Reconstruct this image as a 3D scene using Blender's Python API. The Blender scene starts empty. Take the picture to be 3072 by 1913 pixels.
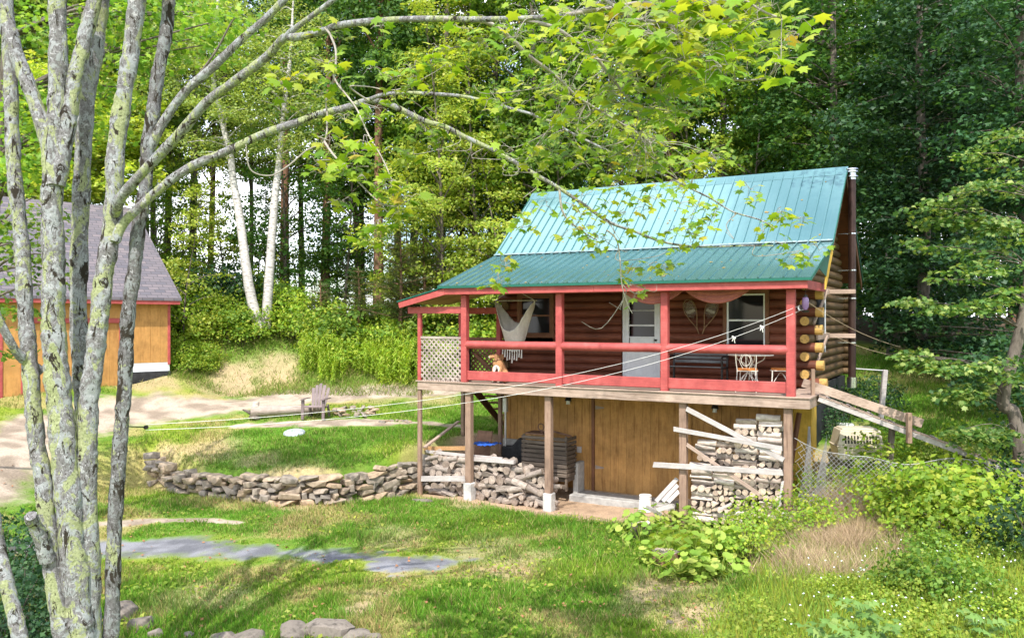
import bpy, bmesh, math, random
import numpy as np
from mathutils import Vector, Matrix, Quaternion
R = math.radians
rnd = random.Random(11)
sc = bpy.context.scene
col = sc.collection
F, CX, YH, CZ = 2491.6, 1536.0, 959.1, 4.15          # photo: focal length in photo pixels, principal column, horizon row, eye height
TH = 0.5163                                           # the cabin's front makes this angle with the view
X0, Y0, DZ = -1.0577, 19.4556, 2.70                   # front left porch post, deck height
CT, ST = math.cos(TH), math.sin(TH)

# ------------------------------------------------------------------ helpers
def P(px, py, d):
    return Vector(((px-CX)/F*d, d, CZ-(py-YH)/F*d))
def Q(px, py, d):                                     # same, in the 2428 wide copy of the photo
    return P(px*1.26524, py*1.26524, d)
def HW(x, y, z=0):                                    # cabin coordinates (z above deck) to world
    return Vector((X0+CT*x+ST*y, Y0-ST*x+CT*y, DZ+z))
def tag(o, label=None, cat=None, group=None, kind=None):
    if label: o['label'] = label
    if cat: o['category'] = cat
    if group: o['group'] = group
    if kind: o['kind'] = kind
    return o
def empty(name, loc=(0, 0, 0), rz=0, label=None, cat=None, group=None):
    o = bpy.data.objects.new(name, None); col.objects.link(o)
    o.location = loc; o.rotation_euler = (0, 0, rz); o.empty_display_size = .2
    return tag(o, label, cat, group)
def link(name, me, mat=None, parent=None, smooth=False):
    o = bpy.data.objects.new(name, me); col.objects.link(o)
    if mat is not None and not me.materials:
        me.materials.append(mat)
    if parent is not None: o.parent = parent
    if smooth: me.polygons.foreach_set('use_smooth', [True]*len(me.polygons))
    return o
def copy_tree(o, parent=None):
    c = o.copy(); col.objects.link(c); c.parent = parent
    for ch in list(o.children): copy_tree(ch, c)
    return c
def arr_mesh(name, V, Fc):                            # V (n,3), Fc (m,k)
    V = np.asarray(V, np.float32); Fc = np.asarray(Fc, np.int32)
    me = bpy.data.meshes.new(name); m, k = Fc.shape
    me.vertices.add(len(V)); me.vertices.foreach_set('co', V.ravel())
    me.loops.add(m*k); me.loops.foreach_set('vertex_index', Fc.ravel())
    me.polygons.add(m); me.polygons.foreach_set('loop_start', np.arange(0, m*k, k, dtype=np.int32))
    me.update(calc_edges=True)
    return me
def vcol(me, C):
    C = np.asarray(C, np.float32)
    if C.shape[1] == 3: C = np.concatenate([C, np.ones((len(C), 1), np.float32)], 1)
    a = me.attributes.new('Col', 'FLOAT_COLOR', 'POINT'); a.data.foreach_set('color', C.ravel())
def smoothpath(pts, n=4):
    pts = [Vector(p) for p in pts]
    if len(pts) < 3: return pts
    out = []
    for i in range(len(pts)-1):
        p0 = pts[max(i-1, 0)]; p1 = pts[i]; p2 = pts[i+1]; p3 = pts[min(i+2, len(pts)-1)]
        for k in range(n):
            t = k/n
            out.append(.5*((2*p1)+(p2-p0)*t+(2*p0-5*p1+4*p2-p3)*t*t+(3*p1-p0-3*p2+p3)*t**3))
    out.append(pts[-1]); return out
class MB:
    def __init__(s): s.v = []; s.f = []; s.sm = []
    def add(s, vs, fs, smooth=False):
        b = len(s.v); s.v += [tuple(v) for v in vs]
        s.f += [tuple(i+b for i in f) for f in fs]; s.sm += [smooth]*len(fs)
    def box(s, a, b, M=None):                         # two opposite corners
        x0, x1 = sorted((a[0], b[0])); y0, y1 = sorted((a[1], b[1])); z0, z1 = sorted((a[2], b[2]))
        vs = [Vector(p) for p in ((x0, y0, z0), (x1, y0, z0), (x1, y1, z0), (x0, y1, z0), (x0, y0, z1), (x1, y0, z1), (x1, y1, z1), (x0, y1, z1))]
        if M is not None: vs = [M @ v for v in vs]
        s.add(vs, [(0, 3, 2, 1), (4, 5, 6, 7), (0, 1, 5, 4), (1, 2, 6, 5), (2, 3, 7, 6), (3, 0, 4, 7)])
    def bar(s, p, q, w, h, up=(0, 0, 1), off=(0, 0)): # a squared bar from p to q
        p = Vector(p); q = Vector(q); d = (q-p).normalized(); up = Vector(up)
        sd = d.cross(up)
        if sd.length < 1e-4: sd = d.cross(Vector((1, 0, 0)))
        sd.normalize(); u = sd.cross(d)
        vs = []
        for e in (p, q):
            for a, b in ((-1, -1), (1, -1), (1, 1), (-1, 1)):
                vs.append(e+sd*(a*w/2+off[0])+u*(b*h/2+off[1]))
        s.add(vs, [(0, 1, 2, 3), (7, 6, 5, 4), (0, 4, 5, 1), (1, 5, 6, 2), (2, 6, 7, 3), (3, 7, 4, 0)])
    def tube(s, pts, rad, n=8, caps=True, smooth=True, wob=0, rg=None):
        pts = [Vector(p) for p in pts]; m = len(pts)
        if not hasattr(rad, '__len__'): rad = [rad]*m
        if len(rad) != m:
            rad = list(np.interp(np.linspace(0, 1, m), np.linspace(0, 1, len(rad)), rad))
        t = (pts[1]-pts[0]).normalized()
        a = t.cross(Vector((0, 0, 1)))
        if a.length < .05: a = t.cross(Vector((1, 0, 0)))
        a.normalize(); vs = []
        for i in range(m):
            tt = (pts[min(i+1, m-1)]-pts[max(i-1, 0)]).normalized()
            a = (a-tt*a.dot(tt)).normalized(); b = tt.cross(a)
            for k in range(n):
                an = 2*math.pi*k/n; r = rad[i]
                if wob and n >= 14: r *= 1+.16*(float(vnoise(k*7./n*1.7+i*.013, i*.55))-.5)+.10*(float(vnoise(k*.9+31, i*.21))-.5)
                if wob: r *= 1+wob*(rg.random()-.5)*2
                vs.append(pts[i]+a*(math.cos(an)*r)+b*(math.sin(an)*r))
        fs = [(i*n+k, i*n+(k+1) % n, (i+1)*n+(k+1) % n, (i+1)*n+k) for i in range(m-1) for k in range(n)]
        s.add(vs, fs, smooth)
        if caps:
            s.add([vs[k] for k in range(n)], [tuple(range(n-1, -1, -1))]); s.add([vs[(m-1)*n+k] for k in range(n)], [tuple(range(n))])
    def prism(s, poly, vec):                          # polygon of 3-D points pushed along vec
        n = len(poly); a = [Vector(p) for p in poly]; b = [p+Vector(vec) for p in a]
        s.add(a+b, [tuple(range(n-1, -1, -1)), tuple(range(n, 2*n))]+[(i, (i+1) % n, n+(i+1) % n, n+i) for i in range(n)])
    def build(s, name, mat, parent=None, bevel=0, seg=1):
        me = bpy.data.meshes.new(name); me.from_pydata(s.v, [], s.f)
        me.polygons.foreach_set('use_smooth', s.sm)
        me.materials.append(mat); me.update()
        o = bpy.data.objects.new(name, me); col.objects.link(o)
        if parent is not None: o.parent = parent
        if bevel:
            m = o.modifiers.new('bevel', 'BEVEL'); m.width = bevel; m.segments = seg; m.limit_method = 'ANGLE'; m.angle_limit = R(40)
        return o
# ------------------------------------------------------------------ noise
_rt = np.random.RandomState(5).rand(256, 256).astype(np.float32)
def vnoise(x, y):
    x = np.asarray(x, np.float64); y = np.asarray(y, np.float64)
    xi = np.floor(x).astype(int); yi = np.floor(y).astype(int); fx = x-xi; fy = y-yi
    fx = fx*fx*(3-2*fx); fy = fy*fy*(3-2*fy)
    a = _rt[xi % 256, yi % 256]; b = _rt[(xi+1) % 256, yi % 256]; c = _rt[xi % 256, (yi+1) % 256]; d = _rt[(xi+1) % 256, (yi+1) % 256]
    return (a*(1-fx)+b*fx)*(1-fy)+(c*(1-fx)+d*fx)*fy
def fbm(x, y, s=1., o=4):
    r = 0; a = .5; t = 0
    for i in range(o):
        r = r+a*vnoise(np.asarray(x)*s+17.3*i, np.asarray(y)*s-9.1*i); t += a; s *= 2.1; a *= .5
    return r/t
def sstep(a, b, x):
    t = np.clip((np.asarray(x)-a)/(b-a), 0, 1); return t*t*(3-2*t)
# ------------------------------------------------------------------ materials
def newmat(name):
    m = bpy.data.materials.new(name); m.use_nodes = True; nt = m.node_tree
    return m, nt, nt.nodes, nt.links, nt.nodes['Principled BSDF']
def ramp(N, stops):
    r = N.new('ShaderNodeValToRGB'); e = r.color_ramp.elements
    while len(e) < len(stops): e.new(.5)
    for i, (p, c) in enumerate(stops): e[i].position = p; e[i].color = (*c, 1)
    return r
def noise_node(N, L, scale, detail=5, rough=.6, stretch=None, coord='Object', rot=None):
    tc = N.new('ShaderNodeTexCoord'); mp = N.new('ShaderNodeMapping'); n = N.new('ShaderNodeTexNoise')
    n.inputs['Scale'].default_value = scale; n.inputs['Detail'].default_value = detail; n.inputs['Roughness'].default_value = rough
    if stretch: mp.inputs['Scale'].default_value = stretch
    if rot: mp.inputs['Rotation'].default_value = rot
    L.new(tc.outputs[coord], mp.inputs[0]); L.new(mp.outputs[0], n.inputs['Vector'])
    return n
def bump(N, L, src, bsdf, strength=.3, dist=.02):
    b = N.new('ShaderNodeBump'); b.inputs['Strength'].default_value = strength; b.inputs['Distance'].default_value = dist
    L.new(src, b.inputs['Height']); L.new(b.outputs[0], bsdf.inputs['Normal'])
def mixc(N, L, fac, a, b, mode='MIX'):
    m = N.new('ShaderNodeMix'); m.data_type = 'RGBA'; m.blend_type = mode
    for sock, v in ((m.inputs[0], fac), (m.inputs[6], a), (m.inputs[7], b)):
        if hasattr(v, 'is_output'): L.new(v, sock)
        elif isinstance(v, (int, float)): sock.default_value = v
        else: sock.default_value = (*v, 1)
    return m.outputs[2]
def rough_mat(name, c1, c2, scale=8, stretch=None, rough=.8, bmp=.25, c3=None, spec=.3, metal=0, detail=6, island=0):
    m, nt, N, L, b = newmat(name)
    n = noise_node(N, L, scale, detail, .65, stretch)
    st = [(.3, c1), (.7, c2)] if c3 is None else [(.28, c1), (.5, c2), (.74, c3)]
    r = ramp(N, st); L.new(n.outputs[0], r.inputs[0]); out = r.outputs[0]
    if stretch:
        n9 = noise_node(N, L, 1.7, 6, .72); m9 = N.new('ShaderNodeMapRange'); m9.inputs[1].default_value = .32; m9.inputs[2].default_value = .68; m9.inputs[3].default_value = .68; m9.inputs[4].default_value = 1.2
        L.new(n9.outputs[0], m9.inputs[0]); out = mixc(N, L, 1., out, m9.outputs[0], 'MULTIPLY')
    oi = N.new('ShaderNodeObjectInfo'); mr = N.new('ShaderNodeMapRange'); mr.inputs[3].default_value = .86; mr.inputs[4].default_value = 1.12
    src = oi.outputs['Random']
    if island:
        g = N.new('ShaderNodeNewGeometry'); src = g.outputs['Random Per Island']; mr.inputs[3].default_value = 1-island; mr.inputs[4].default_value = 1+island
    L.new(src, mr.inputs[0])
    out = mixc(N, L, 1., out, mr.outputs[0], 'MULTIPLY')
    L.new(out, b.inputs['Base Color']); b.inputs['Roughness'].default_value = rough
    b.inputs['Specular IOR Level'].default_value = spec; b.inputs['Metallic'].default_value = metal
    if bmp: bump(N, L, n.outputs[0], b, bmp, .012)
    return m
def wood(name, c1, c2, axis=0, c3=None, rough=.8, bmp=.35, island=.14, fine=26):
    st = [fine, fine, fine]; st[axis] = 1.3
    return rough_mat(name, c1, c2, 1., tuple(st), rough, bmp, c3, .25, 0, 6, island)
def leaf_mat(name, c1, c2, c3, trans=.38, obj=.22, rough=.5, tcol=None, c4=None):
    m, nt, N, L, b = newmat(name)
    g = N.new('ShaderNodeNewGeometry'); r = ramp(N, [(.0, c1), (.55, c2), (.965, c3), (1., c4 or c3)])
    L.new(g.outputs['Random Per Island'], r.inputs[0])
    oi = N.new('ShaderNodeObjectInfo'); mr = N.new('ShaderNodeMapRange'); mr.inputs[3].default_value = 1-obj; mr.inputs[4].default_value = 1+obj
    L.new(oi.outputs['Random'], mr.inputs[0])
    nz = noise_node(N, L, .55, 3, .6); mr2 = N.new('ShaderNodeMapRange'); mr2.inputs[1].default_value = .3; mr2.inputs[2].default_value = .7
    mr2.inputs[3].default_value = .72; mr2.inputs[4].default_value = 1.3
    L.new(nz.outputs[0], mr2.inputs[0])
    c = mixc(N, L, 1., r.outputs[0], mr.outputs[0], 'MULTIPLY'); c = mixc(N, L, 1., c, mr2.outputs[0], 'MULTIPLY')
    L.new(c, b.inputs['Base Color']); b.inputs['Roughness'].default_value = rough; b.inputs['Specular IOR Level'].default_value = .35
    t = N.new('ShaderNodeBsdfTranslucent'); L.new(mixc(N, L, 1., c, tcol or (1.25, 1.2, .5), 'MULTIPLY'), t.inputs[0])
    ms = N.new('ShaderNodeMixShader'); ms.inputs[0].default_value = trans
    L.new(b.outputs[0], ms.inputs[1]); L.new(t.outputs[0], ms.inputs[2]); L.new(ms.outputs[0], N['Material Output'].inputs[0])
    return m
def flat(name, c, rough=.5, metal=0, spec=.5):
    return rough_mat(name, tuple(x*.85 for x in c), tuple(min(1, x*1.12) for x in c), 14, None, rough, .05, None, spec, metal)
M = {}
def redpaint():
    m, nt, N, L, b = newmat('red_paint'); n = noise_node(N, L, 3.5, 6, .7); r = ramp(N, [(.3, (.30, .05, .05)), (.5, (.40, .07, .066)), (.72, (.49, .115, .105))]); L.new(n.outputs[0], r.inputs[0])
    g = noise_node(N, L, 1., 6, .7, (3, 45, 45)); mr = N.new('ShaderNodeMapRange'); mr.inputs[1].default_value = .3; mr.inputs[2].default_value = .7; mr.inputs[3].default_value = .82; mr.inputs[4].default_value = 1.15; L.new(g.outputs[0], mr.inputs[0])
    c = mixc(N, L, 1., r.outputs[0], mr.outputs[0], 'MULTIPLY'); k = noise_node(N, L, 16, 8, .8); k.inputs['Distortion'].default_value = 1.; kr = ramp(N, [(.655, (0, 0, 0)), (.675, (1, 1, 1))]); L.new(k.outputs[0], kr.inputs[0])
    L.new(mixc(N, L, kr.outputs[0], c, (.30, .20, .16)), b.inputs['Base Color']); b.inputs['Roughness'].default_value = .62; bump(N, L, g.outputs[0], b, .25, .008); return m
M['red'] = redpaint()
M['redshade'] = M['red']
M['grey_x'] = wood('weathered_board', (.14, .085, .06), (.40, .30, .245), 0, (.26, .18, .14))
M['grey_z'] = wood('weathered_post', (.11, .06, .04), (.29, .195, .145), 2, (.195, .125, .085))
M['silver_x'] = wood('silvered_board', (.18, .155, .15), (.45, .41, .395), 0, (.32, .285, .275))
M['ceil'] = wood('porch_ceiling_wood', (.30, .16, .07), (.50, .30, .14), 1)
M['lat'] = wood('lattice_wood', (.22, .175, .155), (.47, .40, .36), 0, None, .85, .1, .15, 12)
M['log'] = wood('stained_log', (.055, .016, .010), (.17, .055, .032), 0, (.10, .03, .018), .55, .4, .22)
M['logside'] = wood('side_log', (.05, .03, .016), (.17, .105, .05), 1, (.10, .06, .03), .6, .4, .25)
M['logend'] = rough_mat('cut_log_end', (.20, .115, .045), (.52, .32, .10), 14, None, .75, .5, (.38, .225, .065), .3, 0, 8, .3)
M['bsmt'] = wood('plywood_siding', (.27, .125, .04), (.48, .26, .09), 2, (.38, .19, .06), .75, .12, .06, 9)
M['yellow'] = wood('ochre_board', (.55, .33, .05), (.68, .45, .09), 2)
M['conc'] = rough_mat('concrete', (.30, .29, .28), (.50, .49, .47), 9, None, .9, .2)
M['footing'] = rough_mat('pale_concrete', (.42, .40, .38), (.66, .64, .61), 7, None, .9, .3)
M['white'] = rough_mat('white_paint', (.66, .68, .72), (.80, .82, .85), 6, None, .45, .04)
M['trim'] = rough_mat('brown_trim', (.13, .055, .03), (.24, .11, .06), 10, (8, 8, 1), .6, .1)
M['green_edge'] = flat('green_metal_edge', (.012, .12, .085), .35, .2)
M['flash'] = rough_mat('flashing', (.10, .17, .18), (.30, .36, .375), 14, None, .4, .1)
M['black'] = flat('black_metal', (.025, .022, .022), .45, .3)
M['pipe'] = rough_mat('brown_stove_pipe', (.035, .018, .015), (.075, .04, .034), 6, (1, 1, .4), .4, .05, None, .5, .5)
M['steel'] = flat('steel', (.62, .63, .65), .25, 1)
M['galv'] = flat('galvanised_wire', (.50, .49, .50), .45, .6)
M['cloth'] = rough_mat('cotton_cloth', (.55, .50, .45), (.74, .70, .64), 30, (1, 6, 1), .95, .3)
M['rope'] = rough_mat('white_rope', (.66, .64, .60), (.82, .80, .76), 60, None, .9, .2)
M['tanrope'] = flat('tan_rope', (.42, .33, .22), .9)
M['swag'] = rough_mat('rose_cloth', (.34, .10, .09), (.50, .19, .17), 12, (6, 1, 6), .9, .2)
M['cush'] = rough_mat('orange_cushion', (.42, .13, .03), (.58, .22, .06), 20, None, .9, .2)
M['iron'] = rough_mat('cream_iron', (.60, .56, .50), (.78, .74, .68), 12, None, .5, .05)
M['slat'] = wood('grey_bench_slat', (.10, .10, .11), (.24, .24, .25), 0)
M['binwood'] = wood('dark_brown_slat', (.06, .046, .036), (.19, .15, .12), 0)
M['ash'] = wood('snowshoe_ash', (.20, .12, .07), (.34, .22, .13), 2)
M['plastic'] = rough_mat('beige_plastic', (.62, .54, .40), (.76, .68, .53), 5, None, .45, .03)
M['bucket'] = rough_mat('white_plastic', (.72, .72, .70), (.85, .85, .83), 7, None, .4, .03)
M['chairp'] = rough_mat('taupe_plastic', (.155, .115, .118), (.23, .18, .18), 5, None, .5, .03)
M['dark'] = flat('dark_gap', (.012, .011, .010), .9)
M['blue'] = flat('blue_tarp', (.03, .12, .55), .5)
M['rust'] = rough_mat('rusty_sheet', (.14, .075, .05), (.30, .17, .11), 7, None, .8, .2)
M['pink'] = flat('purple_glass', (.30, .18, .38), .15)
M['tar'] = rough_mat('tarred_foundation', (.012, .012, .014), (.05, .05, .055), 6, None, .7, .2)
M['shingle'] = None
# glass: dark reflective panes
def glass():
    m, nt, N, L, b = newmat('window_glass'); b.inputs['Base Color'].default_value = (.012, .014, .017, 1); b.inputs['Roughness'].default_value = .06
    b.inputs['Specular IOR Level'].default_value = .5; return m
M['glass'] = glass()
def roofmat():
    m, nt, N, L, b = newmat('teal_metal_roofing')
    n = noise_node(N, L, 1.2, 4, .6); n2 = noise_node(N, L, 1., 5, .7, (30, 1.2, 1.2))
    r = ramp(N, [(.3, (.12, .275, .29)), (.7, (.165, .325, .34))]); L.new(n.outputs[0], r.inputs[0])
    L.new(mixc(N, L, .5, r.outputs[0], mixc(N, L, n2.outputs[0], (.08, .22, .24), (.21, .385, .40))), b.inputs['Base Color'])
    b.inputs['Roughness'].default_value = .11; b.inputs['Metallic'].default_value = .55; b.inputs['Specular IOR Level'].default_value = .6
    b.inputs['Coat Weight'].default_value = .35; b.inputs['Coat Roughness'].default_value = .15
    n3 = noise_node(N, L, 2.2, 2, .5); bump(N, L, n3.outputs[0], b, .1, .03)
    return m
M['roof'] = roofmat()
def shingle():
    m, nt, N, L, b = newmat('grey_shingles')
    tc = N.new('ShaderNodeTexCoord'); br = N.new('ShaderNodeTexBrick'); mp = N.new('ShaderNodeMapping')
    L.new(tc.outputs['Object'], mp.inputs[0]); mp.inputs['Rotation'].default_value = (R(-48), 0, 0)
    L.new(mp.outputs[0], br.inputs['Vector'])
    br.inputs['Color1'].default_value = (.20, .165, .18, 1); br.inputs['Color2'].default_value = (.085, .085, .11, 1); br.inputs['Mortar'].default_value = (.045, .04, .05, 1)
    br.inputs['Scale'].default_value = 1; br.inputs['Brick Width'].default_value = .33; br.inputs['Row Height'].default_value = .14; br.inputs['Mortar Size'].default_value = .012
    n = noise_node(N, L, 1.3, 5, .7); c = mixc(N, L, .3, br.outputs[0], mixc(N, L, n.outputs[0], (.09, .095, .125), (.235, .195, .20)))
    L.new(c, b.inputs['Base Color']); b.inputs['Roughness'].default_value = .9
    return m
M['shingle'] = shingle()
def garagewood():
    m = wood('orange_pine_siding', (.33, .155, .045), (.50, .26, .085), 2, (.42, .205, .06), .7, .15, .05, 7); return m
M['pine'] = garagewood()
def stone_mat():
    m, nt, N, L, b = newmat('field_stone')
    n = noise_node(N, L, 6, 7, .7); r = ramp(N, [(.25, (.13, .11, .095)), (.5, (.31, .265, .22)), (.78, (.48, .42, .36))]); L.new(n.outputs[0], r.inputs[0])
    oi = N.new('ShaderNodeObjectInfo'); g = N.new('ShaderNodeNewGeometry')
    ad = N.new('ShaderNodeMath'); ad.operation = 'ADD'; L.new(oi.outputs['Random'], ad.inputs[0]); L.new(g.outputs['Random Per Island'], ad.inputs[1])
    fr = N.new('ShaderNodeMath'); fr.operation = 'FRACT'; L.new(ad.outputs[0], fr.inputs[0])
    r2 = ramp(N, [(0, (.62, .64, .68)), (.4, (1., .95, .88)), (.75, (1.2, 1.02, .82)), (1, (.85, .85, .86))]); L.new(fr.outputs[0], r2.inputs[0])
    L.new(mixc(N, L, 1., r.outputs[0], r2.outputs[0], 'MULTIPLY'), b.inputs['Base Color']); b.inputs['Roughness'].default_value = .9
    bump(N, L, n.outputs[0], b, .5, .03); return m
M['stone'] = stone_mat(); M['pale'] = flat('pale_blue_lid', (.40, .44, .47), .5); M['boulder'] = rough_mat('grey_boulder', (.05, .043, .037), (.21, .18, .155), 7, None, .95, .9, (.14, .118, .10))
def bark_lichen(name, dk):
    m, nt, N, L, b = newmat(name)
    n1 = noise_node(N, L, 34, 9, .78, (1, 1, .8)); base = ramp(N, [(.28, (.05, .042, .038)), (.45, (.17*dk, .16*dk, .16*dk)), (.68, (.36*dk, .345*dk, .36*dk))]); L.new(n1.outputs[0], base.inputs[0])
    def mask(scale, st, lo, hi, dist=.8, det=9):
        n = noise_node(N, L, scale, det, .72, st); n.inputs['Distortion'].default_value = dist; k = ramp(N, [(lo, (0, 0, 0)), (hi, (1, 1, 1))]); L.new(n.outputs[0], k.inputs[0]); return k.outputs[0]
    c = mixc(N, L, mask(9, (1, 1, .7), .50, .54), base.outputs[0], (.36*dk, .375*dk, .385*dk))
    c = mixc(N, L, mask(22, (1, 1, 1), .57, .60), c, (.52*dk, .51*dk, .53*dk))
    n3 = noise_node(N, L, 44, 7, .75); lc = ramp(N, [(.3, (.13, .15, .06)), (.48, (.34, .37, .19)), (.66, (.50, .52, .31))]); L.new(n3.outputs[0], lc.inputs[0])
    c = mixc(N, L, mask(3.6, (1, 1, .6), .52+.05*(1-dk)*4, .545+.05*(1-dk)*4, 1.2), c, lc.outputs[0])
    c = mixc(N, L, mask(8, (1, 1, .35), .57-.05*(1-dk)*3, .59-.05*(1-dk)*3, 1.5), c, (.04, .032, .024))
    c = mixc(N, L, mask(40, (1, 1, .5), .60, .63, .4), c, (.05, .04, .032))
    L.new(c, b.inputs['Base Color']); b.inputs['Roughness'].default_value = .95; b.inputs['Specular IOR Level'].default_value = .2
    bump(N, L, n1.outputs[0], b, 1., .03); return m
M['lichen'] = bark_lichen('lichen_bark', 1.); M['lichen_dark'] = bark_lichen('dark_lichen_bark', .76)
M['bark'] = rough_mat('grey_brown_bark', (.07, .056, .045), (.22, .185, .155), 9, (2, 2, .5), .95, .5)
M['redbark'] = rough_mat('reddish_pine_bark', (.12, .06, .04), (.30, .17, .11), 8, (2, 2, .5), .95, .5)
M['twig'] = rough_mat('pale_twig_bark', (.20, .17, .15), (.46, .42, .38), 20, None, .9, .3)
def birchbark():
    m, nt, N, L, b = newmat('white_birch_bark')
    n = noise_node(N, L, 5, 6, .7, (1.2, 1.2, 5)); r = ramp(N, [(.36, (.05, .04, .036)), (.44, (.40, .37, .345)), (.62, (.60, .57, .55))]); L.new(n.outputs[0], r.inputs[0])
    L.new(r.outputs[0], b.inputs['Base Color']); b.inputs['Roughness'].default_value = .8; return m
M['birch'] = birchbark()
def firewood_mat(name, a, b_, c):
    m, nt, N, L, b = newmat(name)
    n = noise_node(N, L, 1., 6, .7, (8, 34, 34)); r = ramp(N, [(.28, a), (.5, b_), (.74, c)]); L.new(n.outputs[0], r.inputs[0])
    oi = N.new('ShaderNodeObjectInfo'); r2 = ramp(N, [(0, (.72, .66, .62)), (.5, (1, .98, .95)), (1, (1.25, 1.2, 1.14))]); L.new(oi.outputs['Random'], r2.inputs[0])
    L.new(mixc(N, L, 1., r.outputs[0], r2.outputs[0], 'MULTIPLY'), b.inputs['Base Color']); b.inputs['Roughness'].default_value = .9
    bump(N, L, n.outputs[0], b, .4, .01); return m
M['fire_bark'] = firewood_mat('firewood_bark', (.22, .18, .155), (.50, .44, .40), (.74, .69, .64))
M['fire_end'] = firewood_mat('firewood_cut', (.30, .22, .17), (.52, .42, .34), (.70, .60, .50))
# leaves
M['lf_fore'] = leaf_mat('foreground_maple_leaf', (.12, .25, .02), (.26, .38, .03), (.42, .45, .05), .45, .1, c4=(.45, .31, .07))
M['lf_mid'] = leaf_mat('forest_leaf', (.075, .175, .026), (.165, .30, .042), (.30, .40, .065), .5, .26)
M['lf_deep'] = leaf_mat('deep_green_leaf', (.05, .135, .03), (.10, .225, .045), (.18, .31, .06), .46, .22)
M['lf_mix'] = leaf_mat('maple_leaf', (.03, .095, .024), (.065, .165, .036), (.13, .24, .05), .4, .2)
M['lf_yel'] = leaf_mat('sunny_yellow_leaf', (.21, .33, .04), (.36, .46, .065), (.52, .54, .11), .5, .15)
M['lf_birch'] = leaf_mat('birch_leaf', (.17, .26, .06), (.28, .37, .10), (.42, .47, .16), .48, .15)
M['lf_dark'] = leaf_mat('shade_toned_leaf', (.014, .05, .02), (.03, .085, .03), (.062, .135, .04), .3, .25)  # darkness of the shaded trees and bushes put into the leaf colour
M['lf_shrub'] = leaf_mat('shrub_leaf', (.15, .29, .03), (.28, .43, .045), (.46, .50, .07), .48, .2)
M['lf_gold'] = leaf_mat('goldenrod_leaf', (.22, .38, .035), (.34, .50, .06), (.48, .54, .10), .5, .16)
M['lf_bur'] = leaf_mat('burdock_leaf', (.20, .36, .05), (.34, .48, .08), (.48, .54, .13), .45, .12)
M['lf_pine'] = leaf_mat('pine_needle', (.045, .09, .03), (.10, .145, .05), (.20, .20, .085), .25, .2)
M['lf_weed'] = leaf_mat('weed_leaf', (.17, .28, .032), (.30, .42, .05), (.46, .50, .09), .48, .2)
M['lf_near'] = leaf_mat('near_maple_leaf', (.05, .13, .03), (.13, .245, .05), (.36, .43, .13), .42, .1)
M['lf_hick'] = leaf_mat('grey_green_leaf', (.11, .22, .05), (.18, .31, .075), (.27, .37, .10), .35, .1)
def colattr(name, rough=.9, trans=0, scale=40, amt=.35):
    m, nt, N, L, b = newmat(name)
    a = N.new('ShaderNodeAttribute'); a.attribute_name = 'Col'
    n = noise_node(N, L, scale, 6, .75); mr = N.new('ShaderNodeMapRange'); mr.inputs[1].default_value = .3; mr.inputs[2].default_value = .7; mr.inputs[3].default_value = 1-amt; mr.inputs[4].default_value = 1+amt
    L.new(n.outputs[0], mr.inputs[0]); c = mixc(N, L, 1., a.outputs[0], mr.outputs[0], 'MULTIPLY')
    L.new(c, b.inputs['Base Color']); b.inputs['Roughness'].default_value = rough; b.inputs['Specular IOR Level'].default_value = .15
    if trans:
        t = N.new('ShaderNodeBsdfTranslucent'); L.new(c, t.inputs[0]); ms = N.new('ShaderNodeMixShader'); ms.inputs[0].default_value = trans
        L.new(b.outputs[0], ms.inputs[1]); L.new(t.outputs[0], ms.inputs[2]); L.new(ms.outputs[0], N['Material Output'].inputs[0])
    else: bump(N, L, n.outputs[0], b, .6, .03)
    return m
M['ground'] = colattr('ground_soil', .95, 0, 22, .3); M['gravelmix'] = colattr('gravel_and_soil', .95, 0, 75, .55)
M['blade'] = colattr('grass_blade', .7, .35, 3, .15)
M['drive'] = rough_mat('sandy_gravel', (.24, .185, .14), (.46, .37, .295), 3, None, .95, .5, (.36, .285, .22))
M['gravel'] = rough_mat('blue_grey_gravel', (.10, .105, .125), (.34, .34, .37), 30, None, .95, .7, (.20, .205, .235))

# ------------------------------------------------------------------ terrain
def pw(px, py, d): v = P(px, py, d); return (v.x, v.y, v.z)
UP = [pw(440, 1352, 21.), pw(600, 1408, 19.7), pw(850, 1418, 18.9), pw(1000, 1412, 19.), pw(1150, 1375, 19.9), pw(1300, 1320, 21), (.5, 22, 1.15),
      pw(560, 1300, 22.5), pw(900, 1292, 22.5), pw(1200, 1283, 22.8), pw(950, 1253, 23.9), pw(700, 1215, 25.5), pw(1150, 1183, 27), pw(400, 1250, 24), pw(100, 1330, 20.5), pw(0, 1390, 18.5),
      pw(300, 1172, 25), pw(400, 1152, 26.3), pw(505, 1112, 27), pw(0, 1200, 23.5), (-18, 20, 1.6), (-22, 28, 2.6),
      pw(700, 1182, 27.3), pw(600, 1120, 28.2), pw(850, 1105, 28.6), pw(1100, 1150, 28.), pw(775, 975, 31), pw(1200, 1010, 31.5), pw(1450, 1040, 31), pw(560, 965, 31.5), (-14, 31, 3.6), (0, 27.5, 1.9), (2, 30, 2.7),
      (6, 26, 2.4), (9, 22.5, 2.1), (12, 25, 2.7), (14, 32, 3.5), (20, 20, 2.2), (20, 30, 3.3), (5, 33, 3.8), (8, 18.5, 1.55), (11, 19, 1.7),
      (-25, 40, 4.2), (-8, 38, 4.35), (8, 40, 4.35), (25, 40, 4.2), (-25, 52, 4.1), (0, 52, 4.2), (25, 52, 4.1), (-40, 30, 3), (40, 30, 3)]
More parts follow.
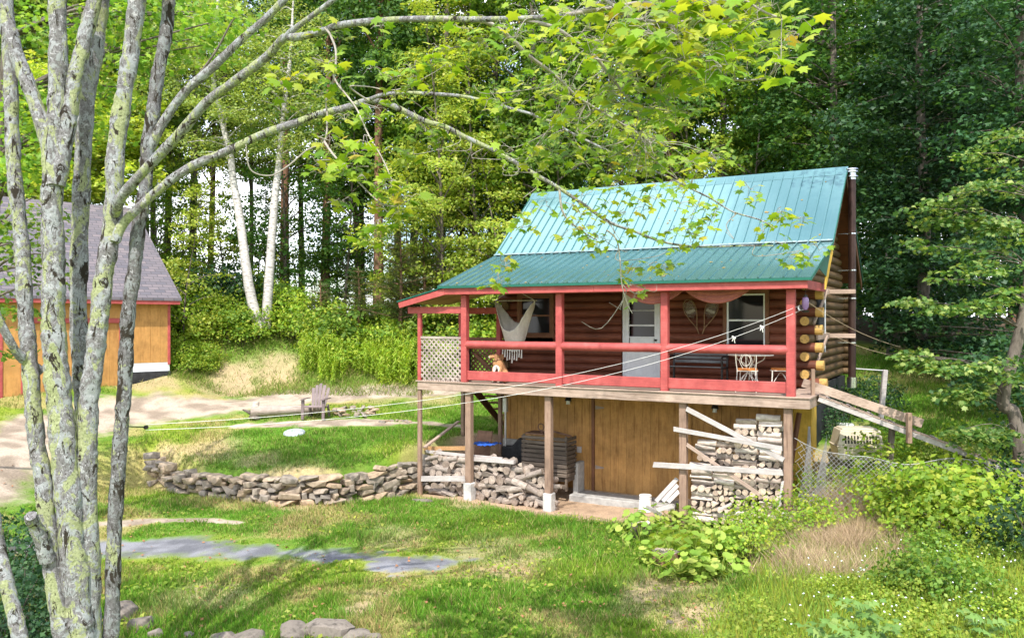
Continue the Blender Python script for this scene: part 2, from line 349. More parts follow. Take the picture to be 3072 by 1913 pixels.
LO = [(-6, 10, -.1), (-3, 10, -.05), (0, 10, 0), (3, 10, .05), (-8, 13, -.1), (-4, 13, -.02), (0, 13, -.02), (3, 13, .05), (-9, 16, .0), (-5, 16, 0), (-1, 16, -.02), (2, 15.5, -.02),
      (-9.5, 21, .02), (-7.5, 19.5, 0), (-5, 18.5, -.03), (-3, 19.3, -.05), (-2, 19.9, -.08), (-1, 19.6, -.08), (.8, 18.6, -.08), (3, 17.2, -.08), (1.2, 20, -.1), (3, 18.8, -.1), (5.3, 17.4, .1),
      pw(2361, 1587, 15.8), pw(2570, 1368, 17.5), pw(2600, 1560, 15.5), pw(2960, 1560, 15), (9.4, 16.4, 1.2), (12, 15, 1.1), (5, 10, .3), (6, 12, .35), (8, 10, .6), (9, 13, .6), (14, 9, .9),
      (-12, 10, -.3), (-12, 14, .1), (-13, 18, .9), (0, 2, -.3), (-10, 2, -.6), (10, 2, .6), (0, 25, .2), (-20, 12, .2), (10, 21, 1.8), (20, 15, 1.8)]
def tps(pts):
    A = np.array(pts, float); n = len(A); d = np.linalg.norm(A[:, None, :2]-A[None, :, :2], axis=2)
    K = np.where(d > 0, d*d*np.log(d+1e-9), 0)+np.eye(n)*.6; Pm = np.c_[np.ones(n), A[:, :2]]
    S = np.block([[K, Pm], [Pm.T, np.zeros((3, 3))]]); w = np.linalg.solve(S, np.r_[A[:, 2], 0, 0, 0])
    def f(x, y):
        x = np.asarray(x, float); y = np.asarray(y, float); sh = x.shape; x = x.ravel(); y = y.ravel(); out = w[n]+w[n+1]*x+w[n+2]*y
        for i in range(n):
            r2 = (x-A[i, 0])**2+(y-A[i, 1])**2+1e-9; out = out+w[i]*.5*r2*np.log(r2)
        return out.reshape(sh)
    return f
_fu, _fl = tps(UP), tps(LO)
WX = [-40, -30, -12, -9.4, -7.6, -5.2, -4.05, -3.05, -2.3, -1.6, -.25, 6.55, 20, 60]
WY = [14, 14, 17.5, 21.3, 19.9, 18.85, 18.95, 19.85, 20.6, 21.0, 21.35, 17.5, 17.5, 17.5]
WW = [3, 3, 2.5, .8, .12, .1, .1, .1, .1, .1, .12, .3, 2.5, 3]
def wally(x): return np.interp(x, WX, WY)
def T(x, y):
    x = np.asarray(x, float); y = np.asarray(y, float)
    m = sstep(-1, 1, (y-wally(x)-.05)/np.interp(x, WX, WW))
    near = np.clip(y, 1, 54); nx = np.clip(x, -42, 42)
    z = _fl(nx, np.clip(near, 1, 26))*(1-m)+_fu(nx, np.clip(near, 16, 54))*m
    z = z+(fbm(x, y, .9, 3)-.5)*.10*sstep(0, 3, abs(x)+5)
    far = np.maximum(y-54, 0)+np.maximum(abs(x)-42, 0)
    return z-sstep(0, 60, far)*9
def Tz(x, y): return float(T(np.array([x]), np.array([y]))[0])
def hit(px, py, d0=8., d1=60.):
    d = np.arange(d0, d1, .04); x = (px-CX)/F*d; z = CZ-(py-YH)/F*d
    k = np.argmax(z <= T(x, d)); return Vector((x[k], d[k], float(T(x[k:k+1], d[k:k+1])[0])))
def hit2(px, py): return hit(px*1.26524, py*1.26524)
def hloc(x, y):                                       # world xy to cabin xy
    dx = np.asarray(x)-X0; dy = np.asarray(y)-Y0; return CT*dx-ST*dy, ST*dx+CT*dy

# paths as (2428-wide) photo rows picked on the ground
CLINES = []
def strip(name, pts, pal, lift, seed, label=None, edge=.5, cell=.05, thin=0.):
    C = smoothpath([Vector((*hit2(a, b)[:2], w)) for a, b, w in pts], 12); CA = np.array([tuple(v) for v in C]); CLINES.append((CA, edge, seed, thin))
    PATHS.append((name, CA, pal, lift, seed, label, edge, cell, thin))
PATHS = []
def pathf(x, y, CA, edge, seed, thin):                # 0 on the centre line, 1 at the ragged edge
    best = np.full(np.shape(x), 9.)
    for cx_, cy_, w_ in CA: best = np.minimum(best, np.hypot(x-cx_, y-cy_)/(w_/2))
    return best+(fbm(x, y, 1.3, 3)-.5)*edge*1.6+(fbm(x+5, y+seed, 6., 3)-.5)*edge+thin*sstep(.5, .7, fbm(x+seed*7, y, 1.2, 4))*1.2
SAND = ((.25, .20, .155), (.44, .36, .29)); GRAV = ((.14, .143, .162), (.26, .262, .29))
strip('driveway', [(-90, 1150, 3.0), (60, 1040, 3.0), (200, 1000, 2.9), (350, 978, 2.7), (500, 962, 2.4), (650, 950, 2.1), (800, 940, 1.8), (950, 932, 1.5), (1060, 930, 1.2)], SAND, .02, 1, 'pale sandy driveway curving past the garage and chair', .35, .07, .1)
strip('path', [(560, 1013, .5), (650, 1008, .9), (760, 1003, 1.), (880, 1001, .9), (1000, 1004, .7), (1100, 1010, .6)], SAND, .016, 2, 'short pale dirt path in front of the log bench', .5, .06, .3)
strip('gravel_track', [(40, 1288, 1.3), (160, 1293, 1.5), (300, 1295, 1.6), (420, 1299, 1.55), (560, 1306, 1.5), (720, 1316, 1.0)], GRAV, .018, 3, 'blue grey gravel wheel track across the lower lawn', .5, .045, .35)
strip('gravel_track', [(735, 1320, .7), (830, 1326, 1.5), (930, 1332, 1.6), (1010, 1335, 1.5), (1100, 1332, .8)], GRAV, .018, 4, 'patchy end of the gravel wheel track in front of the firewood', .8, .045, .7)
strip('path', [(120, 1248, .6), (250, 1243, .6), (380, 1236, .6), (470, 1234, .5), (560, 1240, .3)], SAND, .015, 6, 'thin tan wheel track on the lawn below the stone wall', .6, .045, .7)
DIRTSPOTS = [(2010, 1330, 1.3, .95), (2040, 1230, 1.3, .9), (1960, 1420, .8, .7), (1930, 1160, .9, .8), (1420, 1200, 1.1, 1.0), (1480, 1215, .8, .8), (1330, 1195, .6, .7), (560, 905, 1.3, .75), (640, 885, 1.1, .7), (500, 920, .9, .5), (1600, 1400, .9, .75), (1660, 1470, .8, .8), (1550, 1440, .7, .5),
             (1860, 1340, .8, .8), (1720, 1500, .7, .7), (860, 1440, .35, .8), (860, 1410, .5, .45), (470, 1420, .9, .5), (1150, 1300, .9, .5), (1230, 1340, .9, .55), (950, 1275, .9, .45), (620, 1090, .7, .5), (500, 1070, 1.0, .45), (400, 1130, .5, .5),
             (350, 905, 1., .7), (1980, 1180, 1.0, .6), (2050, 1210, 1.2, .7), (1930, 1290, .8, .7), (700, 1165, .9, .5), (1100, 1195, .5, .6), (1010, 1155, .4, .6), (390, 1085, .5, .5), (900, 935, 1.2, .5), (1020, 945, 1., .5)]
DS = [(*hit2(a, b)[:2], r, w) for a, b, r, w in DIRTSPOTS]
def gcol(x, y):
    n1 = fbm(x, y, .35, 4); n2 = fbm(x+40, y-13, 1.6, 4); n3 = fbm(x-7, y+31, 5., 3)
    green = np.stack([.105+.05*n2, .205+.06*n3, .022+.015*n2], -1); lime = np.array([.25, .30, .035]); dry = np.array([.40, .32, .14]); dirt = np.array([.42, .295, .20]); litter = np.array([.10, .07, .045])
    def mix(a, b, t): return a*(1-t[..., None])+b*t[..., None]
    c = mix(green, lime, sstep(.48, .70, n1)*.8)
    dr = sstep(.53, .71, fbm(x+3, y+5, .8, 5))*.75; c = mix(c, dry, dr)
    dm = np.zeros_like(n1)
    for a, b, r, w in DS:
        dm = np.maximum(dm, w*sstep(1.15, .45, np.hypot(x-a, (y-b)*.9)/r+(n2-.5)*.9))
    hx, hy = hloc(x, y)
    dm = np.maximum(dm, sstep(-.7, -.1, hy+(n2-.5)*.8)*sstep(6.2, 5, hx)*sstep(-1.6, -1, hx)*sstep(2.5, 2.2, hy))
    c = mix(c, dirt*(.75+.5*n3[..., None]), dm)
    dm = np.maximum(dm, .9*sstep(7.0, 7.3, hx+(n2-.5)*.3)*sstep(10.2, 8.8, hx+(n2-.5))*sstep(-.3, .6, hy)*sstep(8, 6, hy))
    lf = sstep(29.5, 31.5, y+(n2-.5)*2)+sstep(12, 14, x)*sstep(14, 16, y)*.8; lf = np.clip(lf, 0, 1)
    c = mix(c, litter*(.7+.6*n3[..., None]), lf)
    return c, np.clip(dm+lf, 0, 1), dr
for name, CA, pal, lift, seed, label, edge, cell, thin in PATHS:
    xs = np.arange(CA[:, 0].min()-2, CA[:, 0].max()+2, cell); ys = np.arange(CA[:, 1].min()-2, CA[:, 1].max()+2, cell); A, B = np.meshgrid(xs, ys); f = pathf(A, B, CA, edge, seed, thin)
    keep = f < 1.12; keep[-1] = False; keep[:, -1] = False; k = np.argwhere(keep); nx = A.shape[1]; ii = k[:, 0]*nx+k[:, 1]; Fc = np.stack([ii, ii+1, ii+nx+1, ii+nx], 1); u, inv = np.unique(Fc, return_inverse=True)
    V = np.stack([A.ravel()[u], B.ravel()[u]], -1); V = np.c_[V, T(V[:, 0], V[:, 1])+lift*.55*np.clip((1.15-f.ravel()[u])*3, .3, 1)]; me = arr_mesh(name, V, inv.reshape(-1, 4)); t = sstep(.55 if pal is SAND else .35, 1.05, f.ravel()[u])[:, None]
    nn_ = fbm(V[:, 0], V[:, 1], 2.5, 4)[:, None]; pc = np.array(pal[0])*(1-sstep(.3, .7, nn_))+np.array(pal[1])*sstep(.3, .7, nn_); vcol(me, pc*(1-t)+gcol(V[:, 0], V[:, 1])[0]*t)
    tag(link(name, me, M['gravelmix' if pal is GRAV else 'ground'], None, True), label, kind='structure')
def axis(a0, a1, s, far, g=1.25):
    a = list(np.arange(a0, a1+1e-6, s)); st = s
    while a[-1] < far: st *= g; a.append(a[-1]+st)
    st = s
    while a[0] > -far: st *= g; a.insert(0, a[0]-st)
    return np.array(a)
gx = axis(-15, 13, .11, 260); gy = np.concatenate([-np.cumsum(.6*1.25**np.arange(18))[::-1]+8, np.arange(8, 34, .11), 34+np.cumsum(.2*1.2**np.arange(30))])
GX, GY = np.meshgrid(gx, gy); GZ = T(GX, GY)
nx_, ny_ = len(gx), len(gy); idx = np.arange(nx_*ny_).reshape(ny_, nx_)
gf = np.stack([idx[:-1, :-1], idx[:-1, 1:], idx[1:, 1:], idx[1:, :-1]], -1).reshape(-1, 4)
gme = arr_mesh('ground', np.stack([GX, GY, GZ], -1).reshape(-1, 3), gf); gc, _, _ = gcol(GX.ravel(), GY.ravel()); vcol(gme, gc)
tag(link('ground', gme, M['ground'], None, True), 'rolling lawn and bare soil around the cabin', kind='structure')

# ------------------------------------------------------------------ leaves
def fan(outline, bend=.12):
    o = np.array(outline, float); z = -bend*(o[:, 0]**2+o[:, 1]**2); V = np.r_[[[0, .0, .02]], np.c_[o, z]]; n = len(o)
    return V, np.array([(0, i+1, (i+1) % n+1) for i in range(n)])
MAPLE = fan([(0, .62), (.13, .30), (.20, .34), (.47, .34), (.33, .12), (.46, -.08), (.20, -.16), (.05, -.36), (-.05, -.36), (-.20, -.16), (-.46, -.08), (-.33, .12), (-.47, .34), (-.20, .34), (-.13, .30)], .35)
KITE = (np.array([(0, -.5, 0), (.33, .02, .07), (0, .5, -.05), (-.33, .02, .07)]), np.array([(0, 1, 2, 3)]))
STAR = (np.array([(0, -.45, 0), (.42, .0, -.06), (.12, .12, .03), (0, .5, -.07), (-.12, .12, .03), (-.42, 0, -.06)]), np.array([(0, 1, 2), (0, 2, 4), (2, 3, 4), (0, 4, 5)]))
LANCE = (np.array([(0, -.5, 0), (.1, 0, .03), (0, .5, -.12), (-.1, 0, .03)]), np.array([(0, 1, 2, 3)]))
ROUND = fan([(.5*math.sin(a)*(1 if abs(a-math.pi) > .2 else .55), .5*math.cos(a)*(1 if abs(a-math.pi) > .2 else .55)+.03) for a in np.linspace(0, 2*math.pi, 14, endpoint=False)], -.35)
NEEDLE = (np.array([(-.03, 0, 0), (.03, 0, 0), (0, .6, -.05), (-.03, 0, 0), (.03, 0, 0), (.42, .45, .05), (-.03, 0, 0), (.03, 0, 0), (-.42, .45, .05), (-.03, 0, 0.01), (.03, 0, 0.01), (.2, .5, .3), (-.03, 0, 0.01), (.03, 0, 0.01), (-.2, .5, .3)]), np.arange(15).reshape(5, 3))
def leafmesh(name, pos, nrm, size, tm, rg, tip=None):
    pos = np.asarray(pos, float); nrm = np.asarray(nrm, float); n = len(pos); nrm = nrm/(np.linalg.norm(nrm, axis=1, keepdims=True)+1e-9)
    r = rg.normal(size=(n, 3)) if tip is None else np.asarray(tip, float)+rg.normal(size=(n, 3))*.3
    b = r-nrm*(r*nrm).sum(1, keepdims=True); b /= np.linalg.norm(b, axis=1, keepdims=True)+1e-9; t = np.cross(b, nrm)
    tv, tf = tm; s = np.broadcast_to(np.asarray(size, float), (n,))[:, None, None]
    V = pos[:, None, :]+s*(tv[None, :, 0:1]*t[:, None, :]+tv[None, :, 1:2]*b[:, None, :]+tv[None, :, 2:3]*nrm[:, None, :])
    Fc = (np.arange(n)[:, None, None]*len(tv)+tf[None]).reshape(-1, tf.shape[1])
    return arr_mesh(name, V.reshape(-1, 3), Fc)
def spray_leaves(centres, radii, per, rg, flat_=.28, droop=.25, origin=None, upw=1.0, rand=.55):
    Ps, Ns = [], []
    for c, r in zip(centres, radii):
        n = max(3, int(per*r*r)) ; a = rg.uniform(0, 2*np.pi, n); q = np.sqrt(rg.rand(n))*r; h = rg.normal(size=n)*r*flat_*.5-droop*q*q/max(r, .1)
        p = np.c_[np.cos(a)*q, np.sin(a)*q, h]+np.asarray(c); nn = np.c_[np.cos(a)*.25, np.sin(a)*.25, np.ones(n)*upw]+rg.normal(size=(n, 3))*rand
        if origin is not None:
            o = p-np.asarray(origin); o[:, 2] *= .3; o /= np.linalg.norm(o, axis=1, keepdims=True)+1e-9; nn += o*.55
        Ps.append(p); Ns.append(nn)
    return np.concatenate(Ps), np.concatenate(Ns)
def tree_meshes(seed, H, Rm, base, ncl, per, ls, tm=KITE, r0=.16, clr=(.6, 1.1), low=.55, prof=.8, lean=.3, topd=1.):
    rg = np.random.RandomState(seed); rr = random.Random(seed); m = MB()
    lx, ly = rg.uniform(-lean, lean, 2)
    axisp = lambda t: Vector((lx*t*t*2+.12*math.sin(t*5+seed), ly*t*t*2+.12*math.cos(t*4+seed*2), H*t))
    m.tube([axisp(t) for t in np.linspace(0, .97, 12)], [r0*1.25, r0, r0*.9, r0*.8, r0*.68, r0*.55, r0*.42, r0*.3, r0*.16, .015], 8, True, True, .05, rr)
    C, Rr = [], []
    for i in range(ncl):
        t = base/H+(1-base/H)*rg.rand()**topd; u = (t-base/H)/(1-base/H)
        rad = Rm*(low+(1-low)*math.sin(min(1, u*1.6)*math.pi/2))*(1-u**2.2*prof)
        a = rg.uniform(0, 2*np.pi); q = rad*(.25+.75*rg.rand()**.6); ax = axisp(t)
        c = (ax.x+math.cos(a)*q, ax.y+math.sin(a)*q, H*t-.1*q); C.append(c); Rr.append(rg.uniform(*clr)*(1-.35*u))
        if i % 4 == 0:
            s = axisp(max(.05, t-.05-.06*q/Rm)); e = Vector(c); mid = (s+e)/2+Vector((0, 0, .12*q))
            m.tube(smoothpath([s, mid, e], 3), [r0*.3*(1-u)+.02, .012], 5, False)
    p, n = spray_leaves(C, Rr, per, rg, .3, .22, (0, 0, H*.55), 1., .75)
    s = ls*rg.uniform(.7, 1.25, len(p))
    return m, leafmesh('crown', p, n, s, tm, rg)
def make_tree(name, seed, mat_l, mat_b, label, cat='tree', group=None, **k):
    m, cm = tree_meshes(seed, **k); e = empty(name, label=label, cat=cat, group=group)
    m.build('trunk', mat_b, e); link('crown', cm, mat_l, e); return e

# ------------------------------------------------------------------ log cabin
cabin = empty('log_cabin', (X0, Y0, 0), -TH, 'log cabin with a teal metal roof and red porch rails on tall posts', 'cabin')
hx0, hx1, wy, by = -.15, 7.36, 1.95, 6.9
D = DZ
EY, EZ = -.416, D+2.24; BY, BZ = 2.1445, D+3.10; RY, RZ = 4.28, D+4.98; xl, xr = -.537, 7.768
def slope_panel(m, xa, xb, p, q, th, rib=.235, rh=.03):
    p = Vector((0, *p)); q = Vector((0, *q)); d = (q-p).normalized(); n = Vector((0, -d.z, d.y))
    def pt(x, a, h): return Vector((x, 0, 0))+p+d*a+n*h
    Ln = (q-p).length
    m.prism([pt(xa, 0, 0), pt(xa, Ln, 0), pt(xa, Ln, -th), pt(xa, 0, -th)], (xb-xa, 0, 0))
    x = xa+.06
    while x < xb-.03:
        m.prism([pt(x-.022, -.004, .0005), pt(x-.01, -.004, rh), pt(x+.01, -.004, rh), pt(x+.022, -.004, .0005)], d*(Ln))
        x += rib
m = MB(); slope_panel(m, xl, xr, (BY+.02, BZ+.02), (RY, RZ), .035); m.build('roof', M['roof'], cabin)
m = MB(); slope_panel(m, xl, xr, (EY, EZ), (BY, BZ-.005), .03); m.build('porch_roof', M['roof'], cabin)
rl = np.random.RandomState(2); u_ = rl.rand(70); x_ = rl.uniform(xl+.1, xr-.2, 70); lo_ = rl.rand(70) < .6; y_ = np.where(lo_, EY+(BY-EY)*u_, BY+.1+(RY-BY-.2)*u_); z_ = np.where(lo_, EZ+(BZ-EZ)*u_, BZ+(RZ-BZ)*(y_-BY)/(RY-BY))+.014
rf_ = link('fallen_leaf', leafmesh('fallen_leaf', np.c_[x_, y_, z_], np.c_[rl.normal(0, .15, 70), np.where(lo_, -.34, -.8), np.ones(70)], .055+.05*rl.rand(70), STAR, rl), rough_mat('dry_leaf', (.20, .12, .04), (.42, .30, .08), 9)); rf_.location = (X0, Y0, 0); rf_.rotation_euler = (0, 0, -TH); tag(rf_, 'dry leaves lying on the teal roof', 'leaves', kind='stuff')
mp_ = (RZ-BZ)/(RY-BY); by_e = 2*RY-1.45; ez_ = RZ-mp_*(RY-1.45)
m = MB(); slope_panel(m, xl, xr, (by_e, ez_), (RY, RZ), -.035); m.build('roof', M['roof'], cabin)
m = MB(); m.prism([(xl-.02, RY-.2, RZ-.17), (xl-.02, RY, RZ+.04), (xl-.02, RY+.2, RZ-.17), (xl-.02, RY, RZ+.025)], (xr-xl+.04, 0, 0)); m.build('ridge_cap', M['roof'], cabin)
m = MB(); rr = random.Random(3); x = xl
while x < xr:
    e = min(x+rr.uniform(.5, .9), xr); zz = rr.uniform(-.006, .006)
    m.prism([(x, BY-.04, BZ+.022+zz), (x, BY+.01, BZ+.045+zz), (x, BY+.03, BZ+.06+zz), (x, BY+.01, BZ+.032)], (e-x-.004, 0, 0)); x = e
m.build('roof_flashing', M['flash'], cabin)
m = MB()
m.box((xl, EY-.012, EZ-.06), (xr, EY-.002, EZ-.008)); m.prism([(xr+.002, EY, EZ), (xr+.002, BY, BZ), (xr+.002, BY, BZ-.07), (xr+.002, EY, EZ-.07)], (.012, 0, 0)); m.prism([(xl-.014, EY, EZ), (xl-.014, BY, BZ), (xl-.014, BY, BZ-.07), (xl-.014, EY, EZ-.07)], (.012, 0, 0))
for sx in (xl-.016, xr+.002):
    m.prism([(sx, BY, BZ), (sx, RY, RZ+.02), (sx, RY, RZ-.07), (sx, BY, BZ-.07)], (.014, 0, 0)); m.prism([(sx, by_e, ez_), (sx, RY, RZ+.02), (sx, RY, RZ-.07), (sx, by_e, ez_-.07)], (.014, 0, 0))
m.prism([(xr-.03, EY+.9, EZ+.22), (xr-.03, BY, BZ-.07), (xr-.03, 1.55, ez_-.02), (xr-.03, 1.42, ez_-.16)], (.012, 0, 0))
m.build('drip_edge', M['green_edge'], cabin)
# barge boards and the dark soffit of the gable overhang
m = MB(); m.prism([(xr-.05, 1.40, ez_-.42), (xr-.05, 1.42, ez_-.10), (xr-.05, 2.2, BZ-.06), (xr-.05, 2.3, BZ-.22)], (.03, 0, 0)); m.build('barge_board', M['yellow'], cabin)
for poly in ([(xr-.045, BY+.1, BZ-.03), (xr-.045, RY, RZ-.06), (xr-.045, RY, RZ-.25), (xr-.045, BY+.15, BZ-.16)], [(xr-.045, by_e-.02, ez_-.03), (xr-.045, RY, RZ-.06), (xr-.045, RY, RZ-.25), (xr-.045, by_e-.02, ez_-.24)], [(xl+.02, 1.45, ez_-.1), (xl+.02, RY, RZ-.06), (xl+.02, RY, RZ-.25), (xl+.02, 1.45, ez_-.24)]):
    m = MB(); m.prism(poly, (.03, 0, 0)); m.build('barge_board', M['trim'], cabin, .004)
for ya, za, yb, zb in ((by_e-.03, ez_-.05, RY, RZ-.07), (BY+.1, BZ-.06, RY, RZ-.07)):
    m = MB(); m.prism([(hx1-.1, ya, za), (hx1-.1, yb, zb), (hx1-.1, yb, zb-.02), (hx1-.1, ya, za-.02)], (xr-.05-hx1+.1, 0, 0)); m.build('soffit', M['log'], cabin)
# log walls
LD = .187; nl = 12; rr = random.Random(8); m = MB(); ms = [MB(), MB()]; ends = []
for i in range(nl):
    z = D+.02+LD*(i+.5); r = LD/2+.008; jig = [rr.uniform(-.006, .006) for _ in range(6)]; ev = i % 2 == 0
    xe = hx1+rr.uniform(.20, .30) if ev else hx1-.2; xb = hx0-rr.uniform(.03, .2) if ev else hx0
    segs = [(xb, .30), (1.25, 3.08), (4.08, 5.5), (6.5, xe)] if .90 < z-D+.1 and z-D < 2.12 else [(xb, 3.08), (4.08, xe)]
    if z-D > 2.12: segs = [(xb, xe)]
    for a, b in segs:
        m.tube(smoothpath([Vector((a+(b-a)*t, wy+.1+jig[int(t*5)]*.6, z+jig[int(t*5)]*.4)) for t in (0, .33, .66, 1)], 3), r, 12, True, True)
    for q, xx in enumerate((hx1-.11, hx0+.11)):
        ms[q].tube([(xx, wy+.1 if ev else wy-.1, z), (xx, 3.2, z), (xx, 5., z), (xx, by+.1, z)], r*.97, 12, True, True)
    if ev: ends.append(((xe-.14, wy+.1, z), (xe+.012, wy+.1, z), r*1.03, 6))
    else: ends.append(((hx1-.11, wy-.06, z), (hx1-.11, wy-.115, z), r*.93, 10))
m.build('front_log_wall', M['log'], cabin)
zt = D+LD*nl+.12
while zt < RZ-.3:
    yy = 1.45+(zt-ez_+.12)/mp_
    for q, xx in enumerate((hx1-.11, hx0+.11)): ms[q].tube([(xx, max(yy, wy), zt), (xx, 2*RY-max(yy, wy), zt)], LD/2+.003, 10, True, True)
    zt += LD
for q in (0, 1): ms[q].build('side_log_wall', M['logside'], cabin)
for p_, q_, r_, n_ in ends:
    m = MB(); m.tube([p_, q_], [r_*.98, r_*1.02], n_ if n_ > 6 else 12, True, False); m.build('log_end', M['logend'], cabin, .012)
m = MB()
for i in range(nl): m.tube([(hx0-.1, by, D+.02+LD*(i+.5)), (hx1+.1, by, D+.02+LD*(i+.5))], LD/2, 8)
m.build('back_log_wall', M['logside'], cabin)
# light bare log of the front wall by the corner, lit past the roof edge
# windows and door
def window(xa, xb, za, zb, mull=2):
    m = MB(); t = .085; y = wy-.015
    for a, b in (((xa-t, za-t), (xb+t, za)), ((xa-t, zb), (xb+t, zb+t)), ((xa-t, za), (xa, zb)), ((xb, za), (xb+t, zb))): m.box((a[0], y, D+a[1]), (b[0], y+.12, D+b[1]))
    o = m.build('window', M['trim'], cabin, .004)
    m = MB(); f = .035; y += .015
    for a, b in (((xa, za), (xb, za+f)), ((xa, zb-f), (xb, zb)), ((xa, za+f), (xa+f, zb-f)), ((xb-f, za+f), (xb, zb-f))): m.box((a[0], y, D+a[1]), (b[0], y+.09, D+b[1]))
    zm = (za+zb)/2; m.box((xa+f, y+.01, D+zm-.02), (xb-f, y+.08, D+zm+.02)); m.build('frame', M['white'] if mull == 2 else M['trim'], o, .003)
    m = MB(); m.box((xa+.01, y+.05, D+za+.01), (xb-.01, y+.06, D+zb-.01)); m.build('pane', M['glass'], o)
    if mull == 2:
        m = MB()
        for k in range(3): m.box((xa+.04, y+.075, D+za+.12+k*.27), (xb-.04, y+.085, D+za+.15+k*.27))
        m.build('curtain', M['cloth'], o)
window(.345, 1.21, 1.09, 2.02, 1); window(5.577, 6.41, .86, 2.02, 2)
m = MB(); y = wy-.02; da, db, dh = 3.12, 4.04, 2.06
m.box((da, y, D), (da+.06, y+.16, D+dh)); m.box((db-.06, y, D), (db, y+.16, D+dh)); m.box((da, y, D+dh), (db, y+.16, D+dh+.05))
door = m.build('door', M['white'], cabin, .004)
m = MB(); y = wy+.0; ga, gb = 3.27, 3.90
m.box((da+.06, y, D+.02), (ga, y+.05, D+dh)); m.box((gb, y, D+.02), (db-.06, y+.05, D+dh)); m.box((ga, y, D+.02), (gb, y+.05, D+.86)); m.box((ga, y, D+1.92), (gb, y+.05, D+dh))
m.box((ga, y, D+1.30), (gb, y+.05, D+1.34)); m.box((ga, y, D+1.02), (gb, y+.05, D+1.06)); m.box((ga+.02, y+.015, D+.88), (gb-.02, y+.045, D+1.02)); m.box((ga, y+.01, D+1.66), (gb, y+.03, D+1.675))
m.build('door_panel', M['white'], door, .003)
m = MB(); m.box((ga+.05, y+.028, D+1.06), (gb, y+.034, D+1.92)); m.build('pane', M['glass'], door)
m = MB(); m.tube([(db-.1, y-.05, D+.98), (db-.1, y-.0, D+.98)], .025, 8); m.build('handle', M['black'], door)
# blue side window with white edge
m = MB(); m.box((hx1-.03, 2.75, D+.72), (hx1+.03, 3.55, D+2.0)); o = m.build('side_window', M['tar'], cabin, .004); m = MB(); m.box((hx1+.031, 3.5, D+.72), (hx1+.045, 3.56, D+1.95)); m.build('frame', M['white'], o)
# porch deck
m = MB(); yb = -.17; rr = random.Random(4)
while yb < wy-.02:
    m.box((-1.36 if yb < 1.85 else -.3, yb, D-.032), (7.72, yb+.133, D+rr.uniform(-.003, .001))); yb += .140
m.build('deck', M['grey_x'], cabin, .004)
m = MB(); m.box((-1.32, -.145, D-.225), (7.70, -.10, D-.036)); m.box((7.655, -.098, D-.225), (7.70, wy, D-.036)); m.box((-1.32, -.098, D-.225), (-1.275, 1.85, D-.036)); m.box((-1.27, 1.80, D-.225), (-.2, 1.845, D-.036)); m.build('deck_fascia', M['grey_x'], cabin, .005)
m = MB(); x = -1.0
while x < 7.6: m.box((x, -.095, D-.22), (x+.04, 1.79, D-.036)); x += .406
m.build('deck_joist', M['grey_x'], cabin)
# lower posts
for px_, gz, w, ftg in ((.06, -.12, .15, .47), (2.15, -.1, .15, .42), (5.22, -.05, .15, 0), (7.28, .05, .15, .45)):
    z0 = gz+ftg; m = MB(); m.box((px_-w/2, -.06, z0), (px_+w/2, .09, D-.227)); o = m.build('post', M['grey_z'], cabin, .008)
    if ftg:
        m = MB(); m.prism([(px_-.105, -.10, gz-.2), (px_+.105, -.10, gz-.2), (px_+.105, .14, gz-.2), (px_-.105, .14, gz-.2)], (0, 0, z0-gz+.2)); m.build('footing', M['footing'], o, .02)
for a, b, zb in ((-1.29, -.08, -.15), (-1.22, 1.72, .75), (-.1, 1.72, .8)):
    m = MB(); m.box((a-.045, b-.045, zb), (a+.045, b+.045, D-.227)); m.build('post', M['grey_z'], cabin, .006)
# red upper posts, rails, fascia
RP = [(0.0, .15), (2.4667, .15), (4.86, .15), (7.35, .16)]
for i, (a, w) in enumerate(RP):
    m = MB(); m.box((a-w/2, -.155, D+(0 if i < 2 else -.03)), (a+w/2, -.005, D+2.03)); m.build('porch_post', M['red'], cabin, .010)
for i in range(3):
    a, b = RP[i][0]+.05, RP[i+1][0]-.05
    m = MB(); m.tube([(a, -.075, D+.875), ((a+b)/2, -.078, D+.872), (b, -.075, D+.875)], .092, 16); m.build('top_rail', M['red'], cabin)
    m = MB(); m.box((a+.025, -.105, D+.055), (b-.025, -.055, D+.265)); m.build('bottom_rail', M['red'], cabin, .008)
m = MB(); m.box((xl+.12, EY+.05, D+2.032), (3.4, EY+.095, D+2.205)); m.box((3.402, EY+.05, D+2.032), (7.7, EY+.095, D+2.205)); m.box((7.62, EY+.10, D+2.03), (7.66, 1.9, D+2.20)); m.build('fascia', M['red'], cabin, .006)
m = MB(); m.box((-.1, -.15, D+2.034), (7.6, -.02, D+2.19)); m.build('porch_beam', M['red'], cabin, .006)
m = MB(); xx = -.45
while xx < 7.6: m.prism([(xx, -.3, D+2.07), (xx, 1.94, D+2.83), (xx, 1.94, D+2.97), (xx, -.3, D+2.21)], (.045, 0, 0)); xx += .6
m.build('porch_rafter', M['ceil'], cabin)
m = MB(); m.prism([(xl+.02, -.34, EZ-.03), (xl+.02, 2., BZ-.085), (xl+.02, 2., BZ-.06), (xl+.02, -.34, EZ-.008)], (xr-xl-.06, 0, 0)); m.build('porch_ceiling', M['ceil'], cabin)
